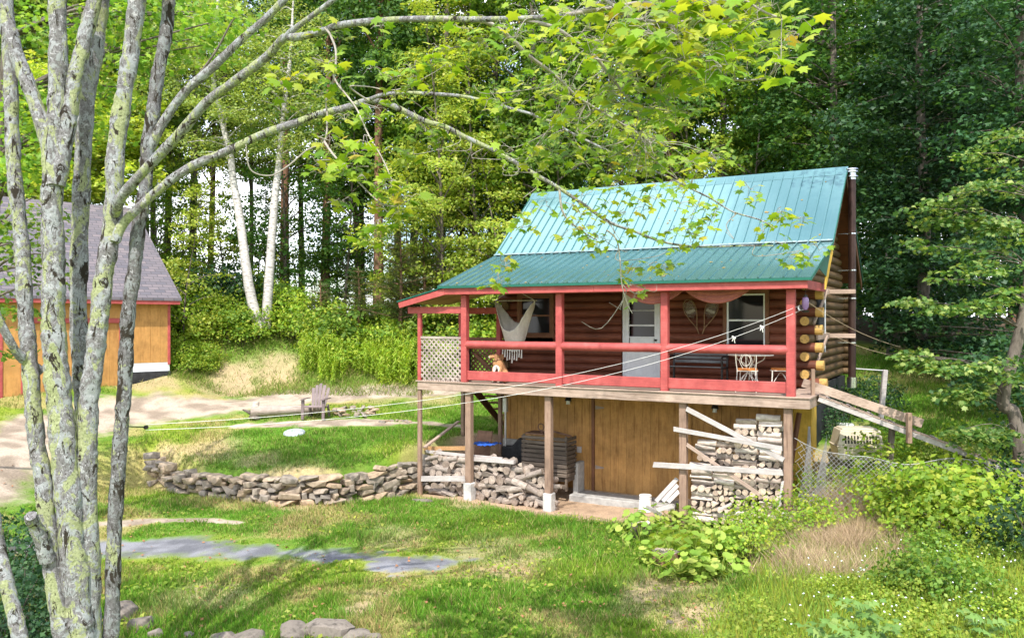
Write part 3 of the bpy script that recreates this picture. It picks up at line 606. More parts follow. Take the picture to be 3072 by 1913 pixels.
# side lean-to at the far end of the porch
ex0, ez0 = -1.75, D+1.90; exs = (EZ-.04-ez0)/(xl+.02-ex0)
m = MB(); m.prism([(ex0, EY+.02, ez0), (xl+.05, EY+.02, EZ-.04), (xl+.05, EY+.02, EZ-.07), (ex0, EY+.02, ez0-.03)], (0, 2.3, 0)); m.build('side_roof', M['green_edge'], cabin)
m = MB(); m.prism([(ex0+.02, EY+.04, ez0-.035), (xl+.16, EY+.04, EZ-.055), (xl+.16, EY+.04, D+2.03), (ex0+.06, EY+.04, ez0-.17)], (0, .04, 0)); m.build('fascia', M['red'], cabin, .005)
m = MB()
for k in range(9): m.prism([(ex0+.05, EY+.1+k*.235, ez0-.045), (.12, EY+.1+k*.235, EZ-.0), (.12, EY+.1+k*.235, EZ-.02), (ex0+.05, EY+.1+k*.235, ez0-.06)], (0, .228, 0))
m.build('side_ceiling', M['ceil'], cabin)
m = MB(); m.box((-1.62, -.13, D+1.60), (-.08, -.03, D+1.76)); m.box((-1.33, -.025, D+1.62), (-1.23, 1.78, D+1.74)); m.box((-1.5, 1.70, D+1.60), (-.2, 1.80, D+1.76)); m.build('side_beam', M['red'], cabin, .006)
for b in (-.08, 1.72):
    m = MB(); m.box((-1.335, b-.045, D), (-1.245, b+.045, D+1.60)); m.build('porch_post', M['red'], cabin, .008)
m = MB(); m.box((-.2, 1.68, D), (-.08, 1.80, D+1.60)); m.build('porch_post', M['red'], cabin, .006)
def lattice(xa, xb, y, za, zb, mat, th=.007, w=.038, step=.135):
    m = MB()
    W, Hh = xb-xa, zb-za
    for sgn in (1, -1):
        k = -Hh
        while k < W:
            # line x = k + t (sgn) clipped
            pts = []
            t0, t1 = max(0, -k), min(Hh, W-k)
            if t1-t0 > .05:
                p = (k+t0, t0); q = (k+t1, t1)
                if sgn < 0: p = (W-p[0], p[1]); q = (W-q[0], q[1])
                m.bar((xa+p[0], y+sgn*.0045, za+p[1]), (xa+q[0], y+sgn*.0045, za+q[1]), .008, w, (0, 0, 1))
            k += step
    return m
m = lattice(-1.245, -.085, -.1, D+.0, D+1.02, None); m.box((-1.245, -.118, D+1.0), (-.08, -.085, D+1.055)); m.build('lattice_panel', M['lat'], cabin)
m = lattice(-1.2, -.12, 1.76, D+.05, D+1.0, None, w=.04); m.box((-1.245, 1.73, D+.92), (-.2, 1.79, D+1.0)); m.bar((-.9, 1.70, D+.6), (-.15, 1.70, D+.05), .03, .08); m.build('lattice_panel', M['trim'], cabin)
m = MB(); m.box((-1.24, 1.55, D), (-.95, 1.68, D+.75)); m.build('storage_bin', M['tar'], cabin, .01)
# stairs off the back of the side porch
m = MB()
for sx in (-1.14, -.42): m.prism([(sx, 1.86, D-.05), (sx, 1.86, D-.33), (sx, 3.72, D-1.66), (sx, 3.98, D-1.66)], (.045, 0, 0))
o = m.build('stair', M['trim'], cabin, .004); m = MB()
for k in range(7): m.box((-1.09, 1.95+k*.26, D-.21-k*.195), (-.425, 2.2+k*.26, D-.175-k*.195))
m.build('tread', M['trim'], o, .004)
# basement
m = MB(); bz0 = .06
m.box((2.4, wy, bz0), (4.78, wy+.03, D-.26)); x = 2.4
m2 = MB(); x = hx0+.01
while x < hx1-.02:
    e = min(x+.2, hx1-.01); bot = 1.14 if x < .9 else bz0
    if not (2.36 < x < 4.72): m2.box((x+.004, wy+.008, bot), (e-.004, wy+.03, D-.04))
    x = e
m2.box((hx0, wy+.03, .2), (hx1, wy+.2, D-.04))
m2.build('basement_wall', M['bsmt'], cabin)
m = MB(); x = 2.41
while x < 4.76:
    e = min(x+.2, 4.765); m.box((x+.004, wy-.012, bz0+.02), (e-.004, wy+.006, D-.27)); x = e
m.box((2.40, wy-.004, bz0), (4.78, wy+.007, D-.262)); bd = m.build('basement_door', M['bsmt'], cabin)
m = MB(); m.box((2.33, wy-.05, bz0), (2.40, wy+.0, D-.05)); m.build('door_post', M['trim'], cabin, .006)
m = MB()
for xx, zz in ((2.42, D-.65), (2.42, .62), (4.62, D-.6)): m.prism([(xx, wy-.02, zz-.045), (xx+.22, wy-.02, zz-.015), (xx+.22, wy-.02, zz+.015), (xx, wy-.02, zz+.045)], (0, .006, 0))
m.build('hinge', M['lat'], bd)
m = MB(); m.box((hx0-.02, wy-.05, -.3), (.95, wy+.15, 1.13)); m.build('foundation', M['conc'], cabin, .006)
m = MB(); m.box((hx0-.022, wy-.06, -.3), (.95, wy-.052, .86)); m.build('foundation', M['tar'], cabin)
m = MB(); m.box((2.02, 1.30, -.35), (4.6, wy-.02, .035)); m.build('door_sill', M['conc'], cabin, .015)
m = MB(); m.box((2.0, 1.55, -.3), (2.13, wy, .75)); m.build('wing_wall', M['conc'], cabin, .02)
m = MB(); m.box((hx1-.06, wy, -.3), (hx1, by, D)); m.box((hx0, wy+.03, -.3), (hx0+.06, by, D)); m.box((hx0, by-.1, -.3), (hx1, by, D)); m.build('side_foundation', M['tar'], cabin)
m = MB(); m.box((hx1-.42, wy-.06, .2), (hx1+.02, wy-.02, D-.3)); m.box((hx1+.002, wy-.06, .2), (hx1+.03, wy+.5, D-.3)); m.build('corner_board', M['yellow'], cabin, .01)
m = MB(); m.bar((hx1-.45, wy-.4, .4), (hx1-.2, wy-.2, D-.5), .1, .08); m.build('brace', M['trim'], cabin, .01)
for lx_ in (1.75, 5.35):
    m = MB(); m.tube([(lx_, wy-.01, D-.38), (lx_, wy-.10, D-.38)], [.05, .085], 12); m.tube([(lx_, wy-.1, D-.40), (lx_, wy-.13, D-.52)], [.05, .085], 12); o = m.build('wall_lamp', M['black'], cabin)
    m = MB(); m.tube([(lx_, wy-.12, D-.5), (lx_, wy-.135, D-.6)], [.04, .05], 10); m.build('bulb', M['bucket'], o)
m = MB(); m.box((1.93, wy-.02, .93), (2.05, wy+.01, 1.08)); m.build('outlet_box', M['silver_x'], cabin, .005)
m = MB(); m.tube([(.12, 1.6, .2), (.12, 1.6, 1.85)], .026, 10); m.box((.07, 1.55, 1.85), (.17, 1.65, 2.2)); m.build('conduit', M['galv'], cabin)
# stove pipe
m = MB(); pxx, pyy = 7.87, RY
m.tube([(pxx, pyy, D-.02), (pxx, pyy, D+1.1), (pxx, pyy, D+4.75)], .085, 20); sp = m.build('stove_pipe', M['pipe'], cabin)
m = MB()
for zz in (4.76, 4.87, 4.93): m.tube([(pxx, pyy, D+zz), (pxx, pyy, D+zz+.025)], [.145, .14], 20)
m.tube([(pxx, pyy, D+4.7), (pxx, pyy, D+4.96)], .09, 16)
m.build('pipe_cap', M['steel'], sp); m = MB(); m.tube([(pxx, pyy, D-.12), (pxx, pyy, D+.12)], .11, 18); m.build('pipe_tee', M['steel'], sp)
m = MB()
for zz in (.92, 1.95, 3.45, 2.6):
    m.tube([(pxx, pyy, D+zz-.015), (pxx, pyy, D+zz+.015)], .089, 18); m.box((pxx-.3, pyy-.04, D+zz-.012), (pxx-.06, pyy-.03, D+zz+.012))
m.build('pipe_strap', M['steel'], sp)
for zz in (1.10, 2.12):
    m = MB(); m.box((hx1+.0, 2.5, D+zz-.09), (hx1+.05, 4.1, D+zz+.05)); m.box((hx1+.05, 4.05, D+zz-.07), (pxx+.1, 4.13, D+zz+.03)); m.bar((hx1+.03, 2.1, D+zz-.75), (hx1+.12, 3.3, D+zz-.02), .04, .07); m.build('wall_bracket', M['grey_x'], cabin, .006)
# wooden support post at gable + bargeboard end post
m = MB(); m.box((-.03, wy-.02, D+.02), (.0, wy-.015, D+.03)); 
m = MB(); m.box((hx1-.5, wy-.02, D+1.28), (hx1-.36, wy-.008, D+1.4)); m.build('wall_plate', M['green_edge'], cabin)

# ------------------------------------------------------------------ things on and under the porch
def at_house(name, x, y, z, label, cat, rz=0, group=None):
    return empty(name, HW(x, y, z), -TH+rz, label, cat, group)
# hammock chair
hm = at_house('hammock_chair', .73, 1.0, 0, 'cream fringed cotton hammock chair hanging in the porch bay', 'hammock chair')
N1, N2 = 49, 27; V = []
for j in range(N2):
    v = j/(N2-1)
    zc = .70*(1-v/.35)+1.14*v/.35 if v < .35 else 1.14 if v < .55 else 1.14-(v-.55)/.45*.62   # drop at the middle: front hem, seat, back hem
    yy = -.30+.62*v
    for i in range(N1):
        w = -1+2*i/(N1-1); a = abs(w)
        fall = 1-a**2.3 if v > .5 else 1-a**2.0                    # how far down this thread hangs
        x = math.copysign(.30*min(1, a/.62)**.8+.225*max(0, (a-.62)/.38)**1.2, w) if a else 0
        V.append((x, yy*max(0, fall)**.55, 1.89-zc*fall-.010*math.sin(i*2.3)*(1-a)-.006*math.sin(i*1.1+j*.6)))
Fc = [(j*N1+i, j*N1+i+1, (j+1)*N1+i+1, (j+1)*N1+i) for j in range(N2-1) for i in range(N1-1)]
o = link('seat', arr_mesh('seat', V, Fc), M['cloth'], hm, True); sd = o.modifiers.new('s', 'SOLIDIFY'); sd.thickness = .012
m = MB(); m.tube([(-.60, 0, 1.91), (.60, 0, 1.91)], .016, 10); m.build('spreader_bar', M['twig'], hm)
m = MB()
for s in (-1, 1): m.tube([(s*.54, 0, 1.91), (s*.2, -.1, 2.1)], .007, 6); m.tube([(s*.54, 0, 1.9), (s*.53, 0, 1.8)], .014, 6)
m.build('rope', M['rope'], hm)
m = MB()
for k in range(9):
    x = -.26+.065*k; z0 = .80+.10*(k/4-1)**2; z1 = .42+.12*abs(k-4)/4+.05*(k % 2); m.tube([(x, -.14, z0), (x+.01, -.15, (z0+z1)/2), (x, -.15, z1)], [.012, .012, .02], 6)
    if k < 8:
        m.tube([(x, -.14, z0), (x+.065, -.145, z0-.13)], .007, 5); m.tube([(x+.065, -.14, z0), (x, -.145, z0-.13)], .007, 5)
m.build('fringe', M['rope'], hm)
# bench
b = at_house('garden_bench', 5.07, 1.45, 0, 'dark slatted garden bench against the log wall between door and window', 'bench')
for k in range(5):
    m = MB(); m.box((-.60, .20+k*.012, .50+k*.085), (.60, .225+k*.012, .565+k*.085)); m.build('back_slat', M['slat'], b, .006)
for k in range(5):
    m = MB(); m.box((-.60, -.22+k*.085, .42-k*.006), (.60, -.155+k*.085, .445-k*.006)); m.build('seat_slat', M['slat'], b, .006)
for s in (-.62, .58):
    m = MB(); m.box((s, -.24, 0), (s+.04, -.2, .42)); m.box((s, .18, 0), (s+.04, .23, .45)); m.prism([(s, .18, .44), (s, .235, .44), (s, .29, .92), (s, .25, .92)], (.04, 0, 0)); m.box((s, -.24, .39), (s+.04, .2, .418)); m.tube(smoothpath([(s+.02, -.24, .5), (s+.02, -.22, .64), (s+.02, .05, .66), (s+.02, .24, .64)], 3), .022, 6); m.box((s, -.24, .42), (s+.04, -.2, .55)); m.build('arm_frame', M['black'], b, .004)
# bistro table, two chairs
t = at_house('bistro_table', 6.32, 1.05, 0, 'round cream wrought iron bistro table on the porch', 'table')
m = MB(); m.tube([(0, 0, .715), (0, 0, .735)], [.46, .46], 32); m.build('tabletop', M['iron'], t, .004)
for k in range(4):
    a = k*math.pi/2+.5; ca, sa = math.cos(a), math.sin(a)
    m = MB(); m.tube(smoothpath([(ca*.30, sa*.30, .71), (ca*.26, sa*.26, .62), (ca*.10, sa*.10, .52), (ca*.07, sa*.07, .36), (ca*.16, sa*.16, .16), (ca*.30, sa*.30, .0)], 4), .011, 6); m.build('leg', M['iron'], t)
m = MB(); 
for zz in (.52, .34): m.tube([(.09*math.cos(a), .09*math.sin(a), zz) for a in np.linspace(0, 2*math.pi, 17)], .008, 5, False)
m.build('ring', M['iron'], t)
def bistro(x, y, rz, label):
    c = at_house('bistro_chair', x, y, 0, label, 'chair', rz, 'iron chairs on the porch')
    m = MB(); m.tube([(0, 0, .43), (0, 0, .475)], [.20, .195], 24); m.build('cushion', M['cush'], c, .012)
    m = MB(); m.tube([(.205*math.cos(a), .205*math.sin(a), .425) for a in np.linspace(0, 2*math.pi, 25)], .01, 6, False)
    for s in (-1, 1): m.tube(smoothpath([(s*.15, .13, .2), (0, .0, .38), (s*-.15, -.13, .2)], 4), .007, 5)
    m.build('seat_frame', M['iron'], c)
    for s in (-1, 1):
        m = MB(); m.tube(smoothpath([(s*.16, .16, .43), (s*.17, .17, .2), (s*.19, .20, 0)], 3), .010, 6); m.build('leg', M['iron'], c)
        m = MB(); m.tube(smoothpath([(s*.18, -.12, .43), (s*.19, -.15, .2), (s*.20, -.20, 0)], 3), .010, 6); m.build('leg', M['iron'], c)
    m = MB(); m.tube(smoothpath([(-.18, -.12, .43), (-.20, -.19, .72), (-.15, -.215, .86), (0, -.22, .90), (.15, -.215, .86), (.20, -.19, .72), (.18, -.12, .43)], 5), .010, 6)
    m.tube([(.09*math.cos(a), -.19, .64+.11*math.sin(a)) for a in np.linspace(0, 2*math.pi, 21)], .007, 5, False)
    for s in (-1, 1): m.tube(smoothpath([(s*.04, -.16, .44), (s*.12, -.19, .62), (s*.06, -.21, .80), (s*.12, -.215, .82)], 4), .006, 5)
    m.tube([(0, -.15, .43), (0, -.22, .9)], .007, 5)
    m.build('backrest', M['iron'], c); return c
bistro(6.38, .52, .1, 'cream iron chair with its curled back towards the red rail')
bistro(6.95, .95, 1.75, 'cream iron chair tucked beside the end post of the porch')
# snowshoes on the wall
def snowshoe(x, z, ang, label):
    c = at_house('snowshoe', x, wy-.035, z, label, 'snowshoe', 0, 'snowshoes crossed on the log wall')
    Mx = Matrix.Rotation(ang, 4, 'Y')
    def q(a, b): return Mx @ Vector((a, 0, b))
    m = MB(); m.tube(smoothpath([q(0, -.52), q(-.012, -.36), q(-.10, -.12), q(-.14, .06), (q(-.11, .22)), q(0, .30), q(.11, .22), q(.14, .06), q(.10, -.12), q(.012, -.36), q(0, -.52)], 5), .011, 6); m.build('frame', M['ash'], c)
    m = MB()
    for k in range(9):
        u = -.10+.2*k/8; m.tube([q(u, -.16+abs(u)), q(u*.7, .24-abs(u))], .0028, 4); m.tube([q(-.12, -.1+k*.038), q(.12, .02+k*.03)], .0028, 4); m.tube([q(.12, -.1+k*.038), q(-.12, .02+k*.03)], .0028, 4)
    m.box((-.1, -.006, -.01), (.1, .006, .05), Mx); m.build('webbing', M['twig'], c)
snowshoe(4.78, 1.62, -.36, 'wooden snowshoe nearer the door of the crossed pair'); snowshoe(5.22, 1.62, .36, 'wooden snowshoe nearer the window of the crossed pair')
# swag of cloth under the eave
for i, (xa, xb, lab) in enumerate(((3.85, 5.2, 'striped rose cloth swag looped over the post beside the door'), (5.2, 6.55, 'striped rose cloth swag drooping in front of the big window'))):
    c = at_house('cloth_swag', 0, .12, 0, lab, 'cloth', 0, 'rose cloth swags under the eave'); V = []; n1, n2 = 24, 10
    for j in range(n2):
        for k in range(n1):
            u = k/(n1-1); s = math.sin(u*math.pi); V.append((xa+(xb-xa)*u, .03*math.sin(j*2.1)*s, 2.10-(.06+.26*j/n2)*s**.8-.03*j/n2))
    o = link('cloth', arr_mesh('cloth', V, [(j*n1+k, j*n1+k+1, (j+1)*n1+k+1, (j+1)*n1+k) for j in range(n2-1) for k in range(n1-1)]), M['swag'], c, True); o.modifiers.new('s', 'SOLIDIFY').thickness = .008
# purple hanging feeder
c = at_house('hanging_feeder', 7.6, -.02, 1.62, 'purple glass bird feeder hanging at the end of the red eave', 'bird feeder')
m = MB(); m.tube(smoothpath([(0, 0, .26), (0, 0, .24), (0, 0, .12), (0, 0, .02)], 4), [.02, .05, .065, .06, .035], 14); m.build('bottle', M['pink'], c)
m = MB(); m.tube([(0, 0, .01), (0, 0, -.03)], [.075, .06], 14); m.build('base', M['black'], c); m = MB(); m.tube([(0, 0, .25), (0, 0, .30)], .035, 10); m.tube([(0, 0, .3), (0, 0, .42)], .004, 4); m.build('cap', M['black'], c)
# white gear on a clothes line : pulley, strands and knots
c = at_house('clothesline', 0, 0, 0, 'pair of thin white clothesline strands running from porch corner to maple', 'clothesline'); c.location = (0, 0, 0); c.rotation_euler = (0, 0, 0)
A = HW(7.5, .06, 1.68); B = P(438, 1281, 9.0); 
def sagline(a, b, sag, n=30): return [Vector(a).lerp(Vector(b), i/n)-Vector((0, 0, sag*4*(i/n)*(1-i/n))) for i in range(n+1)]
l1 = sagline(A+Vector((0, 0, .05)), B+Vector((0, 0, .03)), .42); l2 = sagline(A-Vector((0, 0, .05)), B-Vector((0, 0, .03)), .47)
for l in (l1, l2):
    m = MB(); m.tube(l, .003, 5); m.build('strand', M['rope'], c)
for q_ in (l2[3], l2[5]):
    m = MB(); m.tube([q_+Vector((-.03, 0, .02)), q_+Vector((.03, 0, -.02))], .016, 6); m.tube([q_, q_+Vector((.02, 0, -.10))], [.012, .006], 5); m.tube([q_, q_+Vector((-.03, 0, -.07))], [.012, .006], 5)
    m.build('knot', M['rope'], c)
for q_, mm in ((A, 'steel'), (B, 'black')):
    m = MB(); m.tube([q_+Vector((0, -.015, 0)), q_+Vector((0, .015, 0))], .062 if mm == 'steel' else .022, 14); m.build('pulley', M[mm], c)
m = MB(); m.tube([B, P(366, 1278, 8.72)], .006, 5); m.tube([A, HW(7.4, .0, 1.72)], .01, 5); m.build('hook', M['black'], c)
c = empty('guy_rope', label='tan rope slanting from the porch corner to the trees beside the lawn', cat='rope')
m = MB(); m.tube(sagline(HW(7.62, .2, 1.78), P(2700, 1040, 16.5), .1), .0042, 5); m.build('strand', M['tanrope'], c)
m = MB(); m.tube(sagline(HW(7.5, 1.6, 1.32), P(2690, 1068, 16.5), .08), .0038, 5); m.build('strand', M['tanrope'], c)
# dog
def dogmat():
    m, nt, N, L, b = newmat('tan_and_white_coat'); tc = N.new('ShaderNodeTexCoord'); acc = None
    n = noise_node(N, L, 60, 3, .6); rp = ramp(N, [(.3, (.34, .15, .06)), (.7, (.52, .27, .13))]); L.new(n.outputs[0], rp.inputs[0]); c = rp.outputs[0]
    for p, r in (((0, -.15, .30), .095), ((-.185, -.13, .515), .06), ((-.065, -.12, .02), .07), ((.065, -.12, .02), .07), ((-.05, -.08, .63), .03)):
        d = N.new('ShaderNodeVectorMath'); d.operation = 'DISTANCE'; d.inputs[1].default_value = p; L.new(tc.outputs['Object'], d.inputs[0])
        mr = N.new('ShaderNodeMapRange'); mr.inputs[1].default_value = r; mr.inputs[2].default_value = r*.75; L.new(d.outputs['Value'], mr.inputs[0])
        c = mixc(N, L, mr.outputs[0], c, (.78, .74, .70))
    L.new(c, b.inputs['Base Color']); b.inputs['Roughness'].default_value = .85; return m
dog = at_house('dog', .80, .12, 0, 'tan and white hound sitting behind the red rail with head turned', 'dog'); dog.scale = (1.13, 1.13, 1.1)
V = [(0, .14, .13), (0, .07, .27), (0, -.01, .40), (-.01, -.04, .50), (-.035, -.06, .565), (-.11, -.095, .55), (-.175, -.125, .53)]
Rr = [.115, .12, .112, .078, .078, .047, .036]; Ed = [(0, 1), (1, 2), (2, 3), (3, 4), (4, 5), (5, 6)]
def chain(root, pts):
    p = root
    for v, r in pts: V.append(v); Rr.append(r); Ed.append((p, len(V)-1)); p = len(V)-1
for s in (-1, 1):
    chain(2, [((s*.07, -.06, .33), .052), ((s*.07, -.10, .19), .034), ((s*.068, -.105, .07), .03), ((s*.068, -.15, .028), .03)])
    chain(0, [((s*.13, .05, .17), .07), ((s*.15, -.05, .12), .05), ((s*.14, .06, .04), .03), ((s*.14, -.05, .025), .028)])
chain(0, [((.03, .27, .05), .03), ((.12, .33, .03), .018)])
me = bpy.data.meshes.new('body'); me.from_pydata(V, Ed, []); me.materials.append(dogmat())
db_ = bpy.data.objects.new('body', me); col.objects.link(db_); db_.parent = dog
sk = db_.modifiers.new('skin', 'SKIN'); sk.use_smooth_shade = True
for i, sv in enumerate(me.skin_vertices[0].data): sv.radius = (Rr[i], Rr[i])
me.skin_vertices[0].data[0].use_root = True
db_.modifiers.new('sub', 'SUBSURF').levels = 2; db_.modifiers['sub'].render_levels = 2
M['ear'] = rough_mat('brown_ear', (.22, .10, .05), (.36, .18, .09), 30, None, .85, .1)
for sx, sy in ((-.005, -.135), (.055, -.005)):
    m = MB(); vs = []
    for k in range(8):
        a = 2*math.pi*k/8; vs.append((sx+.035*math.cos(a)*(1.0)+.012, sy+.012*math.cos(a), .535+.075*math.sin(a)))
    m.prism(vs, (.010, .014 if sy > -.1 else -.014, 0)); m.build('ear', M['ear'], dog, .006, 2)
m = MB(); m.tube([(-.208, -.139, .535), (-.218, -.143, .535)], [.016, .010], 8); m.build('nose', M['black'], dog)
m = MB(); m.tube([(-.098, -.145, .588), (-.103, -.152, .589)], [.010, .006], 8); m.build('eye', M['black'], dog)
m = MB(); m.tube([(-.012+.084*math.cos(a), -.04+.084*math.sin(a), .475+.02*math.cos(a)) for a in np.linspace(0, 2*math.pi, 21)], .011, 6, False); m.build('collar', M['rust'], dog)

def planept(px, py, yl, f=1.):                        # photo pixel on the cabin's plane y = yl
    r = (px-CX)/F; d = (yl+ST*X0+CT*Y0)/(ST*r+CT); return P(px, py, d)
def loose_board(p, q, w, th, label, mat='silver_x', group=None, name='loose_board'):
    p = Vector(p); q = Vector(q); L_ = (q-p).length; m = MB(); rr = random.Random(int(L_*1000))
    m.prism([(0, 0, -w/2), (L_*.3, 0, -w/2+rr.uniform(-.004, .004)), (L_, 0, -w/2), (L_+rr.uniform(-.02, .02), 0, w/2), (L_*.6, 0, w/2+rr.uniform(-.005, .005)), (rr.uniform(-.03, .03), 0, w/2)], (0, th, 0))
    o = m.build(name, M[mat], None, .004); o.location = p
    d = (q-p).normalized(); n = Vector((ST, CT, 0)); n = (n-d*n.dot(d)).normalized(); z = d.cross(n)
    o.rotation_euler = Matrix((d, n, z)).transposed().to_euler(); return tag(o, label, 'board', group)
def z7(a, b): return (1900+a/3.287, 1180+b/3.287)
def z2(a, b): return (1180+a/3.688, 1150+b/3.688)
g = 'loose boards across the firewood bay'
loose_board(planept(*z7(522, 150), -.09), planept(*z7(1480, 655), -.09), .10, .022, 'wide bleached board slanting down from the top of the middle post', 'silver_x', g)
loose_board(planept(*z7(398, 350), -.13), planept(*z7(1470, 545), -.13), .095, .022, 'upper of the two long near level boards crossing the tall stack', 'silver_x', g)
loose_board(planept(*z7(188, 700), -.15), planept(*z7(1478, 782), -.15), .11, .022, 'lower of the two long level boards, with a hooked broken end', 'silver_x', g)
loose_board(planept(*z7(528, 505), -.06), planept(*z7(1250, 1000), -.12), .075, .02, 'narrow board slanting behind the level boards down to the weeds', 'grey_x', g)
loose_board(planept(*z7(1472, 870), -.12), planept(*z7(1428, 1165), -.2), .05, .02, 'short board standing beside the outer corner post', 'silver_x', g)
loose_board(planept(*z7(825, 1150), -.3), planept(*z7(965, 1085), -.2), .05, .03, 'short stick lying in the weeds under the tall stack', 'silver_x', g)
for i, (a, b_, lab) in enumerate((((225, 1060), (435, 835), 'longest pale board leaning on the middle post by the bucket'), ((290, 1060), (440, 900), 'second pale board leaning on the middle post by the bucket'), ((345, 1065), (450, 960), 'shortest pale board leaning low on the middle post'),
                                 ((130, 1120), (280, 1200), 'grey slab of wood lying on the ground below the bucket'), ((235, 1150), (395, 1105), 'pale slab of wood lying across the others by the bucket'))):
    loose_board(planept(*z7(*a), -.1-.06*i), planept(*z7(*b_), .05-.05*i), .085, .03, lab, 'silver_x', 'boards heaped by the bucket')
g = 'boards lying on the low firewood pile'
loose_board(planept(*z2(338, 718), .5), planept(*z2(850, 716), .45), .10, .05, 'long tan board resting along the back of the low pile', 'ceil', g)
loose_board(planept(*z2(365, 752), .25), planept(*z2(1200, 835), .2), .07, .05, 'long grey board resting along the top of the low pile', 'silver_x', g)
loose_board(planept(*z2(870, 836), .12), planept(*z2(1330, 872), .1), .09, .09, 'thick pale rail lying on the end of the low pile', 'silver_x', g)
loose_board(planept(*z2(300, 1052), -.14), planept(*z2(790, 1052), -.12), .13, .03, 'wide grey board nailed level between the two far posts', 'silver_x', g)
loose_board(planept(*z2(345, 695), .05), planept(*z2(720, 410), 1.6), .09, .04, 'dark board bracing the far porch post', 'grey_x', g)
# rusty sheet, tarp, bin
o = loose_board(HW(-.45, 1.05, -1.75), HW(.0, 1.05, -1.75), .95, .03, 'rusty brown sheet leaning under the porch by the stairs', 'rust', name='leaning_sheet'); o['category'] = 'sheet'
rot = o.rotation_euler.copy(); o.rotation_euler = (rot.x-.3, rot.y, rot.z)
c = at_house('tarp', -.35, .75, -1.63, 'crumpled blue tarp on top of the low firewood pile', 'tarp'); V = []; rg = np.random.RandomState(3)
for j in range(9):
    for k in range(15): V.append((k*.05, j*.06-.2, .05+.05*rg.rand()+.02*k*.05))
link('sheet', arr_mesh('sheet', V, [(j*15+k, j*15+k+1, (j+1)*15+k+1, (j+1)*15+k) for j in range(8) for k in range(14)]), M['blue'], c, True)
c = at_house('slatted_bin', 1.5, 1.35, -2.55, 'dark slatted wooden bin standing by the basement wall behind the porch post', 'bin')
m = MB()
for k in range(9): m.box((-.62, -.3, .32+k*.105), (.58, -.275, .40+k*.105)); m.box((.555, -.27, .32+k*.105), (.58, .25, .40+k*.105))
m.build('slat', M['binwood'], c, .004); m = MB()
for x in (-.6, .52): m.box((x, -.27, .0), (x+.05, -.22, 1.27))
m.box((-.6, -.29, .05), (.56, -.26, .15)); m.box((-.6, -.21, .2), (.55, .25, 1.0)); m.build('frame', M['binwood'], c, .004)
m = MB(); m.tube(smoothpath([(-.3, 0, 1.27), (0, -.1, 1.36), (.3, 0, 1.30), (.6, -.1, 1.27)], 4), .025, 6); m.tube([(-.25+.08*math.cos(a), 0, 1.42+.08*math.sin(a)) for a in np.linspace(0, 6.28, 14)], .016, 5); m.box((-.55, -.25, 1.262), (-.05, .2, 1.30)); m.build('old_tool', M['rust'], c)
c = at_house('tarp', .42, 1.55, -2.7, 'black tarp bundled against the pale foundation beside the grey conduit', 'tarp')
m = MB(); m.prism([(-.45, 0, 0), (.4, 0, 0), (.42, 0, .95), (.1, 0, 1.25), (-.1, 0, 1.02), (-.4, 0, 1.0)], (0, .2, 0)); m.build('sheet', M['tar'], c, .06, 3)

# firewood: six shapes of log, copied
def log_proto(seed, kind):
    rr = random.Random(seed); L_ = .40; n = 14 if kind == 'round' else 5
    if kind == 'round': prof = [(math.cos(2*math.pi*k/n)*(1+rr.uniform(-.07, .07)), math.sin(2*math.pi*k/n)*(1+rr.uniform(-.07, .07))) for k in range(n)]
    elif kind == 'half': prof = [(math.cos(a)*(1+rr.uniform(-.06, .06)), math.sin(a)*1.3-.5) for a in np.linspace(0, math.pi, 9)]; n = 9
    else: prof = [(-1, -.6), (-.1, -.75), (1, -.55), (.75, .1), (.1, .95), (-.5, .35)]; n = 6
    V = []; nx = 5
    for i in range(nx):
        t = i/(nx-1); sc_ = 1+rr.uniform(-.06, .06); ox, oz = rr.uniform(-.05, .05), rr.uniform(-.05, .05)
        for a, b_ in prof: V.append((-L_/2+L_*t, (a*sc_+ox)*.055, (b_*sc_+oz)*.055))
    fs = [(i*n+k, i*n+(k+1) % n, (i+1)*n+(k+1) % n, (i+1)*n+k) for i in range(nx-1) for k in range(n)]
    b_ = len(V); V += V[:n]+V[-n:]; fs += [tuple(b_+k for k in range(n-1, -1, -1)), tuple(b_+n+k for k in range(n))]
    me = bpy.data.meshes.new('firewood_log'); me.from_pydata(V, [], fs); me.materials.append(M['fire_bark']); me.materials.append(M['fire_end'])
    me.polygons.foreach_set('material_index', [0]*(len(fs)-2)+[1, 1]); me.polygons.foreach_set('use_smooth', [kind == 'round']*(len(fs)-2)+[False]*2); me.update(); return me
M['fire_bark2'] = firewood_mat('grey_firewood_bark', (.12, .10, .09), (.28, .24, .215), (.46, .41, .37)); M['fire_end2'] = firewood_mat('grey_firewood_cut', (.17, .13, .11), (.34, .28, .24), (.50, .43, .37))
LP = [log_proto(1, 'round'), log_proto(2, 'round'), log_proto(3, 'round'), log_proto(4, 'half'), log_proto(5, 'half'), log_proto(6, 'wedge'), log_proto(7, 'wedge')]
LP2 = []
for me in LP:
    me = me.copy(); me.materials[0] = M['fire_bark2']; me.materials[1] = M['fire_end2']; LP2.append(me)
nlog = 0
def put_log(x, y, z, across, r, label, group, tilt=0, twist=None, ln=1.):
    global nlog; nlog += 1
    pr_ = LP if group == g1 else LP2; me = pr_[rnd.randrange(7)] if r < .075 else pr_[rnd.randrange(5)]
    o = bpy.data.objects.new('firewood_log', me); col.objects.link(o); o.location = HW(x, y, z-DZ)
    rz = (-TH if across else -TH+math.pi/2)+rnd.uniform(-.09, .09)+(math.pi if rnd.random() < .5 else 0)
    o.rotation_euler = (twist if twist is not None else rnd.uniform(0, 6.28), tilt, rz); k = r/.055; o.scale = (ln, k, k); tag(o, label, 'firewood', group)
